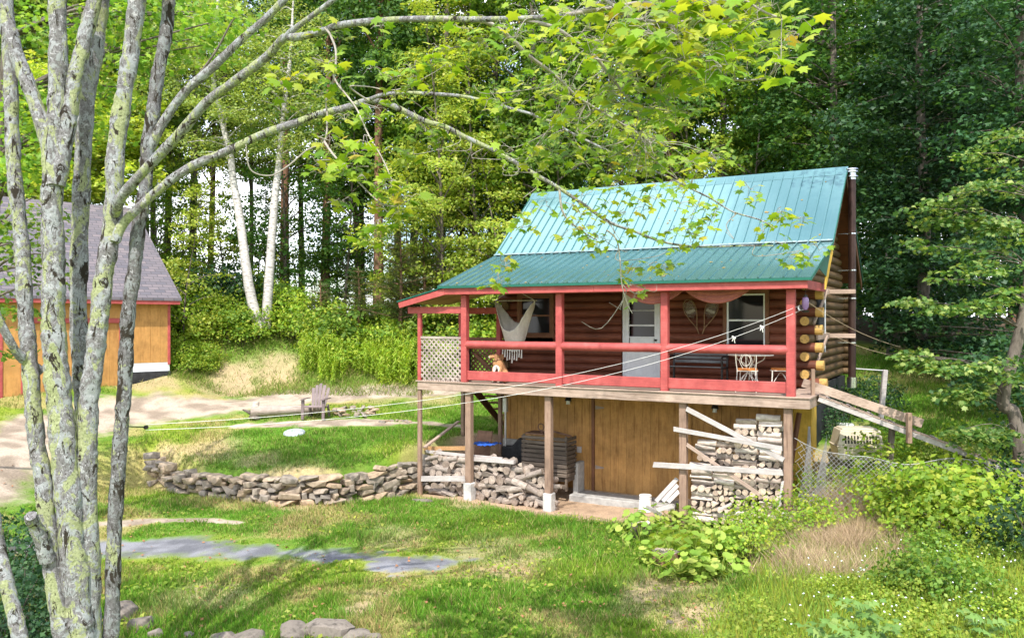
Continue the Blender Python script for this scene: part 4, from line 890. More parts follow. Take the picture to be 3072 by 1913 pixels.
lab1, g1 = 'split log in the tall crisscross firewood stack between the last two posts', 'logs of the tall crisscross stack'
x = 5.36
cols = [5.56, 6.0, 6.44, 6.9]; tops = [1.62, 1.74, 2.14, 2.26]; bases = [.06, .08, .12, .16]
for ci, cx in enumerate(cols):
    z = bases[ci]; row = ci % 2
    while z < tops[ci]:
        h = rnd.uniform(.10, .135)
        back = .0 if z < 1.15 or ci > 1 else .35
        if (row+(rnd.random() < .25)) % 2 == 0 or rnd.random() < .15:
            put_log(cx+rnd.uniform(-.03, .03), .16+back+rnd.uniform(-.03, .03), z+h/2, True, h*.54, lab1, g1, rnd.uniform(-.03, .03), None, rnd.uniform(1.0, 1.16))
        else:
            nn = rnd.choice([3, 3, 4]); ww = .44/nn
            for k in range(nn): put_log(cx-.22+ww*(k+.5)+rnd.uniform(-.01, .01), .28+back+rnd.uniform(-.05, .05), z+h/2+rnd.uniform(-.006, .006), False, min(h*.56, ww*.52), lab1, g1)
        z += h*.97; row += 1
lab2, g2 = 'weathered grey log, cut end forward, in the low heap under the far porch bays', 'logs of the low heap'
def htop(x): return float(np.interp(x, [-1.25, -.0, .8, 1.5, 2.1], [.93, .9, .84, .8, .55]))
placed = []
z = -.06; row = 0
while z < 1.3:
    x = -1.2+(row % 2)*.06
    while x < 2.12:
        r = rnd.uniform(.058, .098)
        if z+r < htop(x)+rnd.uniform(-.05, .05) and nlog < 300:
            yy = .22+rnd.uniform(-.08, .06)+.12*max(0, z)
            if rnd.random() < .3: put_log(x+r, yy-.05, z+r, True, r*.85, lab2, g2, rnd.uniform(-.4, .4))
            else: put_log(x+r, yy+.1, z+r, False, r*1.0, lab2, g2, rnd.uniform(-.3, .3), None, rnd.uniform(.8, 1.1))
        x += r*2.02
    z += .132; row += 1
m = MB()
for a, b_, zt_, ya, yb in ((5.38, 6.2, 1.3, .5, .95), (6.22, 7.1, 2.05, .5, .95), (-1.2, -.3, .8, .5, .75), (-.3, 1.0, .6, .5, .75), (1.0, 1.8, .2, .5, .75)):
    zz = .05
    while zz < zt_:
        m.tube([(a, ya+.15, zz), ((a+b_)/2, ya+.17, zz), (b_, ya+.15, zz)], .05, 6); m.tube([(a, yb, zz), (b_, yb, zz)], .05, 6); zz += .1
o = m.build('firewood_row', M['fire_bark2']); o.location = (X0, Y0, 0); o.rotation_euler = (0, 0, -TH); tag(o, 'inner rows of firewood behind the stack faces', 'firewood', kind='stuff')

# buckets, stump, crate, ramp, fence, gate post
def bucket(p, label, r=.15, h=.36, up=False):
    c = empty('bucket', p, .3, label, 'bucket'); m = MB(); a, b_ = (r*.86, r) if not up else (r, r*.86)
    m.tube([(0, 0, 0), (0, 0, h*.8), (0, 0, h)], [a, b_, b_], 24); m.build('body', M['bucket'], c, .006)
    m = MB()
    for zz in (h-.02, h-.07): m.tube([(0, 0, zz-.01), (0, 0, zz+.01)], [b_*1.04, b_*1.04], 24, True)
    m.build('rim', M['bucket'], c, .003)
    m = MB(); m.tube(smoothpath([(r*1.05, 0, h*.8), (r*1.15, -.05, h*.4), (r*.9, -.12, h*.15)], 4), .004, 5); m.build('handle', M['black'], c); return c
bucket(hit(1936, 1533), 'white plastic bucket on the bare soil beside the leaning boards', .155, .36, True)
bucket(P(2537, 1345, 18.6), 'white plastic bucket standing behind the beige kennel', .17, .56)
def stump(p, r, h, label, seed, mat='bark'):
    rr = random.Random(seed); n = 18; m = MB(); pr = [1+rr.uniform(-.10, .10) for _ in range(n)]
    vs = []
    for i, (z, k) in enumerate(((-.1, 1.12), (.05, 1.05), (h*.6, .98), (h, .95))):
        vs += [(math.cos(2*math.pi*j/n)*r*k*pr[j], math.sin(2*math.pi*j/n)*r*k*pr[j], z+(rr.uniform(-.02, .02) if i == 3 else 0)) for j in range(n)]
    m.add(vs, [(i*n+j, i*n+(j+1) % n, (i+1)*n+(j+1) % n, (i+1)*n+j) for i in range(3) for j in range(n)]); c = empty('tree_stump', p, seed, label, 'stump'); m.build('trunk', M[mat], c)
    m = MB(); m.add([(v[0], v[1], v[2]+.002) for v in vs[-n:]], [tuple(range(n))]); m.build('cut_face', M['fire_bark'], c)
stump(hit(1922, 1612), .20, .30, 'short sawn stump below the white bucket', 2); stump(hit(1995, 1692), .24, .22, 'split reddish stump block in front of the leafy burdock', 5, 'rust')
c = empty('pet_kennel', P(2570, 1372, 17.2), -.12, 'beige plastic pet kennel with vent slots behind the wire fence', 'kennel')
def frust(m, x, y, z0, z1, k): 
    V = [(sx*x*kk, sy*y*kk2, z) for z, kk, kk2 in ((z0, 1, 1), (z1, k, k)) for sx, sy in ((-1, -1), (1, -1), (1, 1), (-1, 1))]
    m.add(V, [(3, 2, 1, 0), (4, 5, 6, 7), (0, 1, 5, 4), (1, 2, 6, 5), (2, 3, 7, 6), (3, 0, 4, 7)])
m = MB(); frust(m, .40, .26, 0, .02, 1); frust(m, .415, .275, .02, .03, 1); V_ = len(m.v); frust(m, .46, .31, .25, .0, .9); m.build('base', M['plastic'], c, .02, 2)
m = MB(); frust(m, .485, .335, .252, .285, .985); frust(m, .455, .31, .286, .60, .86); frust(m, .36, .24, .602, .63, .95); m.build('shell', M['plastic'], c, .02, 2)
m = MB()
for row, zz in enumerate((.33, .42)):
    for k in range(11):
        if 4 < k < 6 and row: continue
        x = -.31+k*.06; dy = .31*(1-.14*(zz-.286)/.314)
        m.prism([(x-.004, -dy-.006, zz), (x+.026, -dy-.006, zz), (x+.026, -dy+.008, zz+.07), (x-.004, -dy+.008, zz+.07)], (0, .006, 0))
m.build('vent_slot', M['dark'], c); m = MB()
for k in range(7): m.tube([(.468, -.18+k*.06, .1), (.43, -.18+k*.06, .52)], .005, 5)
for k in range(4): m.tube([(.466-.01*k, -.2, .12+k*.12), (.466-.01*k, .2, .12+k*.12)], .005, 5)
m.build('wire_door', M['galv'], c)
# ramp
ra = HW(7.74, .55, -.02); rb = P(3080, 1420, 15.3); rd = (rb-ra); rs = Vector((-rd.y, rd.x, 0)).normalized()
c = empty('ramp', (0, 0, 0), 0, 'long weathered plank ramp with one handrail sloping off the deck', 'ramp')
m = MB()
for k in (0, 1): m.bar(ra+rs*(k*.5)-Vector((0, 0, .06)), rb+rs*(k*.5)-Vector((0, 0, .06)), .04, .10)
m.build('stringer', M['silver_x'], c, .004); m = MB(); n = 26
for k in range(n):
    q_ = ra.lerp(rb, (k+.5)/n); m.bar(q_-rs*.03, q_+rs*.53, rd.length/n*.9, .022, rd.cross(rs))
m.build('deck_plank', M['grey_x'], c, .003); m = MB()
for k in range(9):
    q_ = ra.lerp(rb, .06+k*.105)+Vector((0, 0, .025)); m.bar(q_+rs*.02, q_+rs*.48, .04, .025, rd.cross(rs))
m.build('cleat', M['silver_x'], c, .003)
m = MB(); h0 = planept(2408, 1147, .42); h1 = P(2768, 1270, 15.65); m.bar(h0, h1, .035, .17); m.build('handrail', M['grey_x'], c, .005)
m = MB(); pm = P(2724, 1240, 15.62); pb = ra.lerp(rb, .56); m.bar(pm+Vector((0, -.04, .02)), Vector((pm.x, pm.y-.04, pm.z-.55)), .08, .10, (0, 1, 0)); m.build('rail_post', M['grey_z'], c, .005)
m = MB(); m.bar(HW(7.66, .42, .5), HW(7.66, .42, -.2), .07, .05, (0, 1, 0)); m.build('rail_post', M['grey_z'], c, .005)
for t in (.38, .72, .93):
    q_ = ra.lerp(rb, t)+rs*.25; m = MB(); m.bar(Vector((q_.x, q_.y, q_.z-.1)), Vector((q_.x-.1, q_.y, Tz(q_.x, q_.y)-.1)), .09, .09, (0, 1, 0)); m.build('leg', M['bark'], c)
# chain-link fence
c = empty('wire_fence', (0, 0, 0), 0, 'sagging chain-link fence running from the corner post into the bushes', 'fence')
fp = [HW(7.42, -.12, 0), P(2560, 1500, 15.55), P(2760, 1500, 15.2), P(2962, 1500, 14.9), P(3200, 1500, 14.2)]
fx = np.cumsum([0]+[((fp[i+1]-fp[i]).xy).length for i in range(4)])
def fpos(s, v):
    x = np.interp(s, fx, [p.x for p in fp]); y = np.interp(s, fx, [p.y for p in fp]); g_ = Tz(x, y)
    top = np.interp(s, fx, [1.92, 1.55, 1.55, 1.62, 1.5])-.06*math.sin(s*4); bot = np.interp(s, fx, [.35, .45, .45, .6, .6]); return Vector((x, y+.04*math.sin(s*2.3+v*3), bot+(top-bot)*v))
m = MB(); SL = fx[-1]; hh = 1.15; s = -hh
while s < SL:
    for dr in (1, -1):
        pts = []
        for k in range(8):
            v = k/7; ss = s+hh*(v if dr > 0 else 1-v)
            if -.001 <= ss <= SL: pts.append(fpos(ss, v))
        if len(pts) > 1: m.tube(pts, .0042, 3, False)
    s += .088
for v in (0, 1): m.tube([fpos(s, v) for s in np.linspace(0, SL, 40)], .006, 4)
m.build('wire_mesh', M['galv'], c)
for p_, hgt, mt in ((fp[3], .62, 'silver_x'), (fp[4], .5, 'galv')):
    m = MB(); zg = Tz(p_.x, p_.y); m.tube([(p_.x, p_.y-.03, zg-.1), (p_.x, p_.y-.03, 1.62)], .038, 8); m.build('fence_post', M['silver_x' if mt == 'silver_x' else mt], c)
# mesh panel leaning in the corner
c = at_house('mesh_panel', 7.5, .9, -DZ, 'triangle of fine wire mesh leaning under the deck corner', 'wire mesh'); m = MB()
for k in range(24):
    u = k/23; m.tube([(-.42+.5*u, .0, .15), (-.42+.5*u*.2+.30, .25, .15+1.85*min(1, .35+u))], .004, 3, False); m.tube([(.3-.5*u, .0, .15), (.3-.25*u, .25, .15+1.7*(1-u*.7))], .004, 3, False)
m.build('wire', M['galv'], c)
c = empty('gate_post', P(2648, 1225, 19.3), 0, 'leaning grey wooden post with a thin metal rail behind the ramp', 'post')
m = MB(); m.bar((-.05, 0, -.3), (.06, 0, .90), .11, .09, (0, 1, 0)); m.build('post', M['silver_x'], c, .01); m = MB(); m.tube([(.03, 0, .88), (-.75, .1, .93)], .018, 6); m.build('rail', M['galv'], c)

# ------------------------------------------------------------------ garage
ga_c = P(508, 959, 27); ga = empty('garage', (ga_c.x, ga_c.y, 0), R(43.9), 'orange pine garage with red trim and grey shingle roof behind the maple', 'garage')
ez = 4.66
m = MB()
for k in range(5): m.box((-1.5+k*.3+.004, -.012, 2.78), (-1.5+k*.3+.296, -.002, ez))
m.box((-1.5, 0, 2.78), (-.0, .1, ez)); m.box((-4.75, 0, 1.5), (-4.2, .1, ez)); m.box((-8, 0, 1.5), (-7.5, .1, ez)); m.box((-7.5, 0, 4.1), (-4.75, .1, ez)); m.box((-4.2, 0, 4.1), (-1.5, .1, ez)); m.box((-.1, .1, 2.78), (0, 7.4, ez)); m.box((-8, 7.3, 1.5), (-.1, 7.4, ez))
m.prism([(-.1, .1, ez), (-.1, 7.4, ez), (-.1, 3.75, 7.7)], (.1, 0, 0)); m.build('wall', M['pine'], ga)
for a in (-7.45, -4.15):
    m = MB(); x = a
    while x < a+2.55: m.box((x, .03, 1.7), (x+.285, .07, 4.05)); x += .29
    dd = m.build('door', M['pine'], ga); m = MB(); m.box((a-.05, -.03, 4.05), (a+2.65, .03, 4.2)); m.box((a-.12, -.03, 1.7), (a-.0, .03, 4.05)); m.box((a+2.6, -.03, 1.7), (a+2.72, .03, 4.05)); m.build('frame', M['red'], dd, .01)
m = MB(); m.box((-.06, -.03, 2.70), (.03, .03, ez)); m.build('corner_trim', M['red'], ga, .01)
m = MB(); m.box((-8.2, -.35, ez-.02), (.22, -.30, ez+.16)); m.build('fascia', M['red'], ga, .01)
m = MB(); m.box((-1.52, -.005, 2.5), (.005, .2, 2.777)); m.box((-.2, .2, 2.3), (.005, 7.4, 2.777)); m.build('foundation', M['white'], ga)
m = MB(); m.box((-1.55, -.03, 1.2), (.03, .2, 2.497)); m.box((-.2, .2, 1.2), (.03, 7.4, 2.297)); m.build('foundation', M['tar'], ga)
m = MB(); m.prism([(-8.25, -.38, ez+.10), (-8.25, 3.75, ez+3.42), (-8.25, 3.75, ez+3.50), (-8.25, -.38, ez+.18)], (8.5, 0, 0)); m.prism([(-8.25, 7.9, ez+.10), (-8.25, 3.752, ez+3.42), (-8.25, 3.752, ez+3.50), (-8.25, 7.9, ez+.18)], (8.5, 0, 0)); m.build('roof', M['shingle'], ga)

# ------------------------------------------------------------------ stones
def rock_mesh(seed, sx, sy, sz, n=16, flat_=1., ex=.62, mat='stone'):
    rr = random.Random(seed); bm = bmesh.new()
    for _ in range(n):
        v = Vector((rr.gauss(0, 1), rr.gauss(0, 1), rr.gauss(0, 1))).normalized(); p = [math.copysign(abs(c_)**ex, c_) for c_ in v]
        bm.verts.new((p[0]*sx*rr.uniform(.82, 1.05), p[1]*sy*rr.uniform(.82, 1.05), p[2]*sz*rr.uniform(.85, 1.05)))
    h = bmesh.ops.convex_hull(bm, input=bm.verts); dv = [v for v in bm.verts if not v.link_faces]; bmesh.ops.delete(bm, geom=dv, context='VERTS')
    bmesh.ops.bevel(bm, geom=list(bm.edges), offset=min(sx, sy, sz)*.09, segments=1, affect='EDGES', clamp_overlap=True)
    me = bpy.data.meshes.new('stone'); bm.to_mesh(me); bm.free(); me.materials.append(M[mat]); return me
wall = empty('stone_wall', (-5, 18.8, 0), 0, 'curved dry stone retaining wall holding the grassy slope', 'stone wall'); rr = random.Random(21); stones = []; k = 0
for course in range(7):
    x = -9.3+rr.uniform(0, .2); 
    while x < -2.2:
        hmax = float(np.interp(x, [-9.4, -8.5, -7.4, -5.5, -4, -3, -2.2], [.72, .55, .46, .62, .64, .68, .84]))
        big = rr.random() < .12 and course == 0; L_ = rr.uniform(.42, .62) if big else rr.uniform(.16, .60)*(1 if rr.random() < .6 else .65); h = rr.uniform(.09, .19) if not big else .30
        z = course*.128+.06
        if z-.03 < hmax:
            xm = x+L_/2; ty = wally(xm+.05)-wally(xm-.05); an = math.atan2(ty, .1); cc = math.cos(an)
            jit = .18 if x < -7.6 else .075
            stones.append((xm, wally(xm)-.10/max(cc, .5)+rr.uniform(-jit, jit)-.03*(5-course)/5, Tz(xm, wally(xm)-.5)+z+rr.uniform(-.02, .02)*(3 if x < -7.6 else 1.4), an+rr.uniform(-.1, .1), L_, h, rr.uniform(-.16, .16)))
            x += L_*max(cc, .45)*.96
        else: x += .25
stones.sort(key=lambda s: -s[4]*s[5]); rest = []
for i, (x, y, z, an, L_, h, tl) in enumerate(stones):
    me = rock_mesh(100+i, L_/2*1.06, rr.uniform(.13, .20), h/2*1.10*rr.uniform(.85, 1.1), 20, 1., rr.uniform(.28, .5))
    o = bpy.data.objects.new('stone', me); Mx = Matrix.Translation((x+5, y-18.8, z)) @ Matrix.Rotation(an, 4, 'Z') @ Matrix.Rotation(tl, 4, 'Y')
    if i < 99: col.objects.link(o); o.parent = wall; o.matrix_local = Mx
    else: me.transform(Mx); rest.append(me)
if rest:
    bm = bmesh.new()
    for me in rest: bm.from_mesh(me)
    me = bpy.data.meshes.new('small_stone'); bm.to_mesh(me); bm.free(); me.materials.append(M['stone']); o = link('small_stone', me, None, wall); o['kind'] = 'stuff'
print('stones', len(stones), 'logs', nlog)
def boulder(px, py, sx, sy, sz, label, seed, group=None, name='boulder'):
    p = hit(px, py); o = link(name, rock_mesh(seed, sx, sy, sz, 34, 1., .7, 'boulder'), None); o.location = (p.x, p.y, p.z+sz*.12); o.rotation_euler = (0, 0, seed); tag(o, label, 'rock', group)
for i, a in enumerate(((372, 1850, .22, .2, .2, 'upright grey boulder beside the foot of the mossy maple stem'), (425, 1885, .2, .18, .16, 'second boulder leaning in front of the one by the maple'), (466, 1905, .1, .1, .08, 'small white rock next to the boulders by the maple'), (565, 1912, .09, .08, .06, 'little pale rock alone in the grass at the front edge'),
                       (665, 1922, .2, .16, .12, 'flat pale rock at the front edge of the lawn'), (745, 1926, .3, .2, .13, 'long low grey rock at the front edge of the lawn'), (882, 1905, .25, .2, .16, 'brown rounded rock in the row at the front of the lawn'), (985, 1905, .36, .25, .17, 'largest grey rock in the row at the front of the lawn'), (1070, 1918, .2, .16, .12, 'low rock at the end of the row at the front'), (1120, 1922, .14, .12, .08, 'smallest rock ending the row at the front of the lawn'),
                       (1265, 1502, .3, .12, .05, 'flat slab lying at the foot of the far lattice post'), (1180, 1490, .28, .15, .06, 'flat stone step in the bare strip beside the wall'), (1150, 1466, .22, .12, .06, 'flat stone step just above another by the wall'), (2010, 1868, .06, .05, .04, 'pale pebble on the bare patch near the weeds'), (1840, 1660, .035, .03, .03, 'tiny white stone in the lawn left of the reddish stump'))):
    boulder(*a, seed=40+i)
fpit = empty('fire_pit', hit(1068, 1242), 0, 'rough ring of tan field stones forming a fire pit beyond the chair', 'fire pit')
for k in range(22):
    a = k*2*math.pi/13+rr.uniform(-.1, .1); q_ = .52+rr.uniform(-.1, .12); o = link('stone', rock_mesh(300+k, rr.uniform(.10, .2), rr.uniform(.08, .14), rr.uniform(.04, .08)), None, fpit); o.location = (math.cos(a)*q_, math.sin(a)*q_*.9, .04+(k//13)*.10); o.rotation_euler = (rr.uniform(-.4, .4), rr.uniform(-.4, .4), a)
sr = empty('stone_ring', hit(1186, 1270), 0, 'low arc of pale stones in the grass near the lattice', 'stone ring')
for k in range(9):
    a = math.pi*k/8; o = link('stone', rock_mesh(340+k, .12, .08, .06), None, sr); o.location = (math.cos(a)*.38, math.sin(a)*.3, .03); o.rotation_euler = (0, 0, a)
c = empty('lid', hit(883, 1300)+Vector((0, 0, .03)), 0, 'round white lid lying on the grass at the brow of the slope', 'lid'); c.rotation_euler = (.18, .0, 0)
m = MB(); m.tube([(0, 0, -.02), (0, 0, .02), (0, 0, .045)], [.29, .28, .20], 28); m.build('disc', M['pale'], c, .01)
# log bench and garden chair
M['oldlog'] = wood('old_grey_log', (.11, .08, .065), (.40, .33, .29), 0, (.25, .20, .17))
p = hit(752, 1260); q_ = hit(930, 1246); c = empty('log_bench', p, math.atan2(q_.y-p.y, q_.x-p.x), 'old bleached tree trunk lying as a bench by the driveway', 'log'); L_ = (q_-p).length+.35
m = MB(); m.tube([(0, 0, .2), (.15, 0, .2), (L_*.4, .05, .2), (L_*.75, .0, .21), (L_, .0, .2)], [.15, .16, .145, .13, .10], 14, True, True, .06, rr); m.build('trunk', M['oldlog'], c)
m = MB(); m.tube([(.1, 0, 0), (.12, 0, .1)], [.17, .14], 10); m.tube([(0, 0, .16), (-.22, -.02, .26)], [.07, .02], 6); m.tube([(L_*.8, 0, 0), (L_*.8, 0, .12)], .14, 10); m.build('support', M['bark'], c)
m = MB(); m.tube([(.14, 0, .33), (.14, 0, .47)], [.10, .095], 12); m.build('block', M['fire_bark'], c); c.location.z += .05
c = empty('garden_chair', hit(948, 1256), -.08, 'taupe plastic garden chair with fanned slat back by the fire pit', 'chair')
for k in range(5):
    a = (k-2)*.075; m = MB(); h = .98-.05*abs(k-2)**1.4
    m.prism([((k-2)*.085-.038, .22, .33), ((k-2)*.085+.038, .22, .33), ((k-2)*.112+.048, .46, h-.03), ((k-2)*.112+.03, .475, h), ((k-2)*.112-.03, .475, h), ((k-2)*.112-.048, .46, h-.03)], (0, .02, .0)); m.build('back_slat', M['chairp'], c, .006)
m = MB(); m.prism([(-.27, -.28, .39), (-.27, -.25, .41), (-.27, .24, .33), (-.27, .24, .30), (-.27, -.28, .34)], (.54, 0, 0)); m.build('seat', M['chairp'], c, .008)
for s in (-1, 1):
    m = MB(); m.prism([(s*.30-.05, -.36, .56), (s*.30+.05, -.36, .56), (s*.32+.06, -.05, .575), (s*.30+.045, .34, .56), (s*.30-.03, .34, .56), (s*.30-.05, -.05, .57)], (0, 0, .025)); m.build('arm', M['chairp'], c, .008)
    m = MB(); m.prism([(s*.30-.045, -.30, 0), (s*.30+.035, -.30, 0), (s*.30+.045, -.27, .56), (s*.30-.045, -.27, .56)], (0, .05, 0)); m.build('leg', M['chairp'], c, .006)
    m = MB(); m.prism([(s*.27-.02, .36, 0), (s*.27-.02, .46, 0), (s*.27-.02, .30, .40), (s*.27-.02, .2, .34)], (.04, 0, 0)); m.build('leg', M['chairp'], c, .006)

# ------------------------------------------------------------------ foreground maple
mpl = empty('maple_tree', Q(190, 1600, 8.6), 0, 'many stemmed maple with lichen blotched grey bark filling the near edge of the yard', 'tree'); mo = mpl.location
rr = random.Random(31); RG = np.random.RandomState(77)
def stem(name, pts, d0, d1, w0, w1, mat='lichen', n=20, parent=mpl, wob=.03):
    k = len(pts); ds = np.linspace(d0, d1, k); pp = [Q(a, b, d)-mo for (a, b), d in zip(pts, ds)]; sp = smoothpath(pp, 6 if n < 12 else 14)
    wd = np.interp(np.linspace(0, 1, len(sp)), [0, 1], [w0, w1]); dd = np.linspace(d0, d1, len(sp)); rad = [w*.415*1.26524/F*d*(1+.025*math.sin(i*1.7+k)+.05*math.sin(i*.43)) for i, (w, d) in enumerate(zip(wd, dd))]
    m = MB(); m.tube(sp, rad, n, True, True, wob, rr); m.build(name, M[mat], parent); return [p+mo for p in sp], rad
stem('stem', [(175, 1640), (150, 1512), (138, 1440), (122, 1330), (110, 1210), (100, 1120), (88, 1060), (78, 950), (70, 850), (62, 760), (56, 640), (50, 560), (35, 420), (30, 330), (25, 200), (18, 60), (14, -80)], 8.3, 8.7, 52, 34)
stem('stem', [(205, 1660), (190, 1512), (183, 1400), (170, 1250), (153, 1080), (141, 950), (131, 850), (126, 750), (128, 640), (124, 520), (126, 420), (135, 250), (138, 100), (134, -20), (130, -160)], 8.4, 8.6, 82, 42, n=24)
stem('stem', [(126, 440), (110, 330), (75, 220), (40, 130), (12, 30), (-15, -80)], 8.5, 8.7, 44, 36)
stem('stem', [(135, 440), (158, 310), (175, 200), (202, 90), (226, -10), (245, -120)], 8.5, 8.8, 46, 38)
stem('stem', [(215, 1650), (217, 1512), (214, 1350), (209, 1200), (200, 1060), (196, 950), (190, 850), (186, 720), (190, 550), (196, 400), (206, 230), (228, 100), (240, -10), (250, -130)], 8.9, 9.2, 44, 46)
stem('stem', [(222, 1650), (214, 1400), (207, 1150), (208, 1040), (212, 940), (224, 850), (236, 750), (247, 650), (262, 560), (271, 470), (276, 350), (291, 240), (310, 130), (326, -10), (338, -120)], 8.5, 8.8, 56, 44)
stem('stem', [(240, 1650), (262, 1512), (267, 1400), (272, 1250), (281, 1100), (289, 1000), (296, 900), (300, 810), (306, 720), (318, 640), (328, 540), (341, 470), (347, 400), (352, 330), (364, 260), (374, 180), (394, 80), (402, -20), (410, -120)], 8.6, 9.0, 42, 34, 'lichen_dark')
stem('stem', [(96, 880), (60, 855), (30, 820), (-10, 740), (-60, 640)], 8.6, 8.0, 30, 18)
stem('stub', [(112, 1330), (95, 1270), (80, 1240), (72, 1222)], 8.3, 8.1, 40, 34)
# small slanting trunk in the corner
sm_ = empty('tree', Q(60, 1640, 8.0), 0, 'slim slanting lichen covered trunk cut by the lower corner of the view', 'tree'); 
mo_ = mo; mo = sm_.location; stem('trunk', [(75, 1660), (48, 1512), (20, 1400), (-5, 1290), (-30, 1150), (-60, 1000), (-95, 800)], 8.0, 8.4, 46, 30, parent=sm_)
pp, nn = spray_leaves([Q(-110, 700, 8.4)-mo, Q(-150, 600, 8.5)-mo, Q(-90, 540, 8.6)-mo], [.5, .6, .5], 160, RG); link('foliage', leafmesh('foliage', pp, nn, .1, MAPLE, RG), M['lf_mid'], sm_); mo = mo_
f2 = lambda L_: [(a/1.26524, b/1.26524) for a, b in L_]
BR = []
def branch(pts, d0, d1, w0, w1, mat='lichen', n=9): BR.append(stem('branch', f2(pts), d0, d1, w0, w1, mat, n, wob=.03)[0]); return BR[-1]
b1 = branch([(345, 640), (365, 590), (440, 505), (540, 400), (622, 305), (700, 248), (800, 171), (852, 114), (890, 112), (950, 100), (1022, 76), (1150, 62), (1271, 57), (1420, 59), (1500, 57), (1600, 54), (1710, 44), (1817, 0), (1900, -40)], 8.6, 5.6, 31, 11)
b1b = branch([(848, 122), (880, 90), (940, 45), (1001, 0), (1060, -50)], 7.4, 7.0, 18, 12)
b2 = branch([(345, 725), (370, 670), (444, 597), (559, 508), (686, 451), (795, 400), (890, 368), (954, 343), (1036, 324), (1106, 302), (1176, 317), (1271, 362), (1335, 381), (1398, 413), (1493, 457), (1602, 521), (1678, 565), (1754, 616), (1830, 667), (1906, 695), (1995, 727), (2103, 740), (2230, 737), (2319, 737)], 8.6, 9.4, 28, 3.5)
b2b = branch([(1100, 303), (1144, 286), (1208, 279), (1290, 282), (1385, 289), (1462, 305), (1525, 324), (1595, 343), (1659, 368), (1716, 400), (1805, 444), (1894, 489), (1995, 527), (2071, 565), (2135, 597), (2198, 635), (2281, 660), (2325, 686)], 8.7, 8.2, 12, 3.5, 'lichen')
b3 = branch([(430, 490), (482, 381), (552, 279), (629, 210), (730, 114), (800, 54), (870, -20)], 8.9, 8.6, 28, 19)
branch([(560, 262), (600, 220), (650, 150), (690, 75), (705, 55)], 8.8, 8.6, 9, 3, 'bark')
b4 = branch([(1560, 58), (1659, 82), (1722, 121), (1786, 171), (1830, 228), (1881, 292), (1919, 343), (1928, 381), (1915, 420)], 6.2, 6.8, 13, 4, 'twig')
b5 = branch([(1330, 58), (1455, 65), (1538, 120), (1582, 165), (1659, 222), (1735, 292), (1817, 343), (1913, 400), (1950, 430)], 6.5, 7.4, 14, 4, 'twig')
b6 = branch([(1700, 45), (1830, 25), (1957, 13), (2033, 121), (2046, 184), (2103, 216), (2205, 241), (2294, 235), (2325, 210)], 5.7, 5.2, 12, 4, 'twig')
b7 = branch([(1817, 0), (1900, 55), (2000, 70), (2035, 110), (2080, 215)], 5.5, 5.3, 10, 6, 'twig')
b8 = branch([(2200, -20), (2240, 5), (2300, 40), (2345, 55)], 5.2, 5., 10, 5, 'twig')
b9 = branch([(975, 85), (992, 108), (1008, 159), (1001, 235), (979, 298), (982, 356), (973, 425), (922, 450), (859, 502), (808, 527), (751, 508), (738, 432)], 7.0, 6.6, 7, 3.5, 'twig')
b10 = branch([(1000, 225), (1014, 254), (1068, 324), (1106, 406), (1144, 470), (1176, 546), (1179, 610)], 6.8, 6.2, 6, 3, 'twig')
b11 = branch([(973, 425), (1005, 470), (1081, 552), (1144, 610), (1195, 619)], 6.6, 6.2, 7, 2.5, 'twig')
b12 = branch([(1820, 690), (1850, 720), (1860, 780), (1865, 850), (1880, 905), (1897, 940)], 8.8, 8.7, 5, 2, 'twig')
branch([(1106, 303), (1050, 262), (1100, 260), (1190, 270), (1290, 225), (1336, 195)], 7.6, 6.6, 5, 2, 'twig')
branch([(1760, 130), (1830, 125), (1990, 200), (2010, 210)], 6.2, 5.8, 5, 2, 'twig')
branch([(1780, 175), (1850, 190), (1960, 205), (2018, 212)], 6.2, 6, 5, 2, 'twig')
branch([(1678, 565), (1690, 640), (1740, 690), (1790, 720)], 8.9, 8.9, 7, 3, 'twig')
# leaf clusters on fine twigs
tw = MB(); LPs, LNs, LSs, LT = [], [], [], []
def leafcluster(c, n, ls, spread, hang=.3):
    c = Vector(c)
    for _ in range(n):
        dv = Vector((rr.gauss(0, 1), rr.gauss(0, 1)*.8, rr.gauss(-.1, .5))); dv.normalize(); p = c+dv*spread*rr.uniform(.5, 1.15)
        tw.tube([c, (c+p)/2+Vector((0, 0, .02)), p], .0018, 3, False)
        nr = Vector((rr.gauss(0, .55), rr.gauss(-.35, .5), 1)); LPs.append(p+dv*ls*.25); LNs.append(nr); LSs.append(ls*rr.uniform(.7, 1.2)); LT.append((dv.x, dv.y, dv.z-hang))
def twigcluster(base, dirv, ln, nn, ls, sp):
    dirv = Vector(dirv).normalized(); e = Vector(base)+dirv*ln; mid = (Vector(base)+e)/2+Vector((rr.gauss(0, .04), rr.gauss(0, .04), rr.uniform(-.03, .06)))
    pts = smoothpath([base, mid, e], 4); tw.tube(pts, [.0045, .002], 4, False)
    leafcluster(e, nn, ls, sp); 
    if nn > 3: leafcluster(pts[len(pts)//2], max(2, nn-3), ls, sp)
def region(cx_, cy_, rx, ry, d, n, nn, ls, br=None, dd=.5):
    for _ in range(n):
        a = rr.uniform(0, 6.28); q_ = math.sqrt(rr.random()); p = P(cx_+rx*q_*math.cos(a), cy_+ry*q_*math.sin(a), d+rr.uniform(-dd, dd))
        best = None
        for bb in BR:
            for v in bb[::2]:
                dl = (v-p).length
                if best is None or dl < best[0]: best = (dl, v)
        if best[0] < .8:
            v = best[1]; tw.tube(smoothpath([v, (v+p)/2+Vector((0, 0, .05)), p], 4), [.004, .0016], 4, False)
        leafcluster(p, nn, ls, .13); leafcluster(p+Vector((rr.gauss(0, .12), rr.gauss(0, .12), rr.gauss(0, .06))), max(2, nn-2), ls, .1)
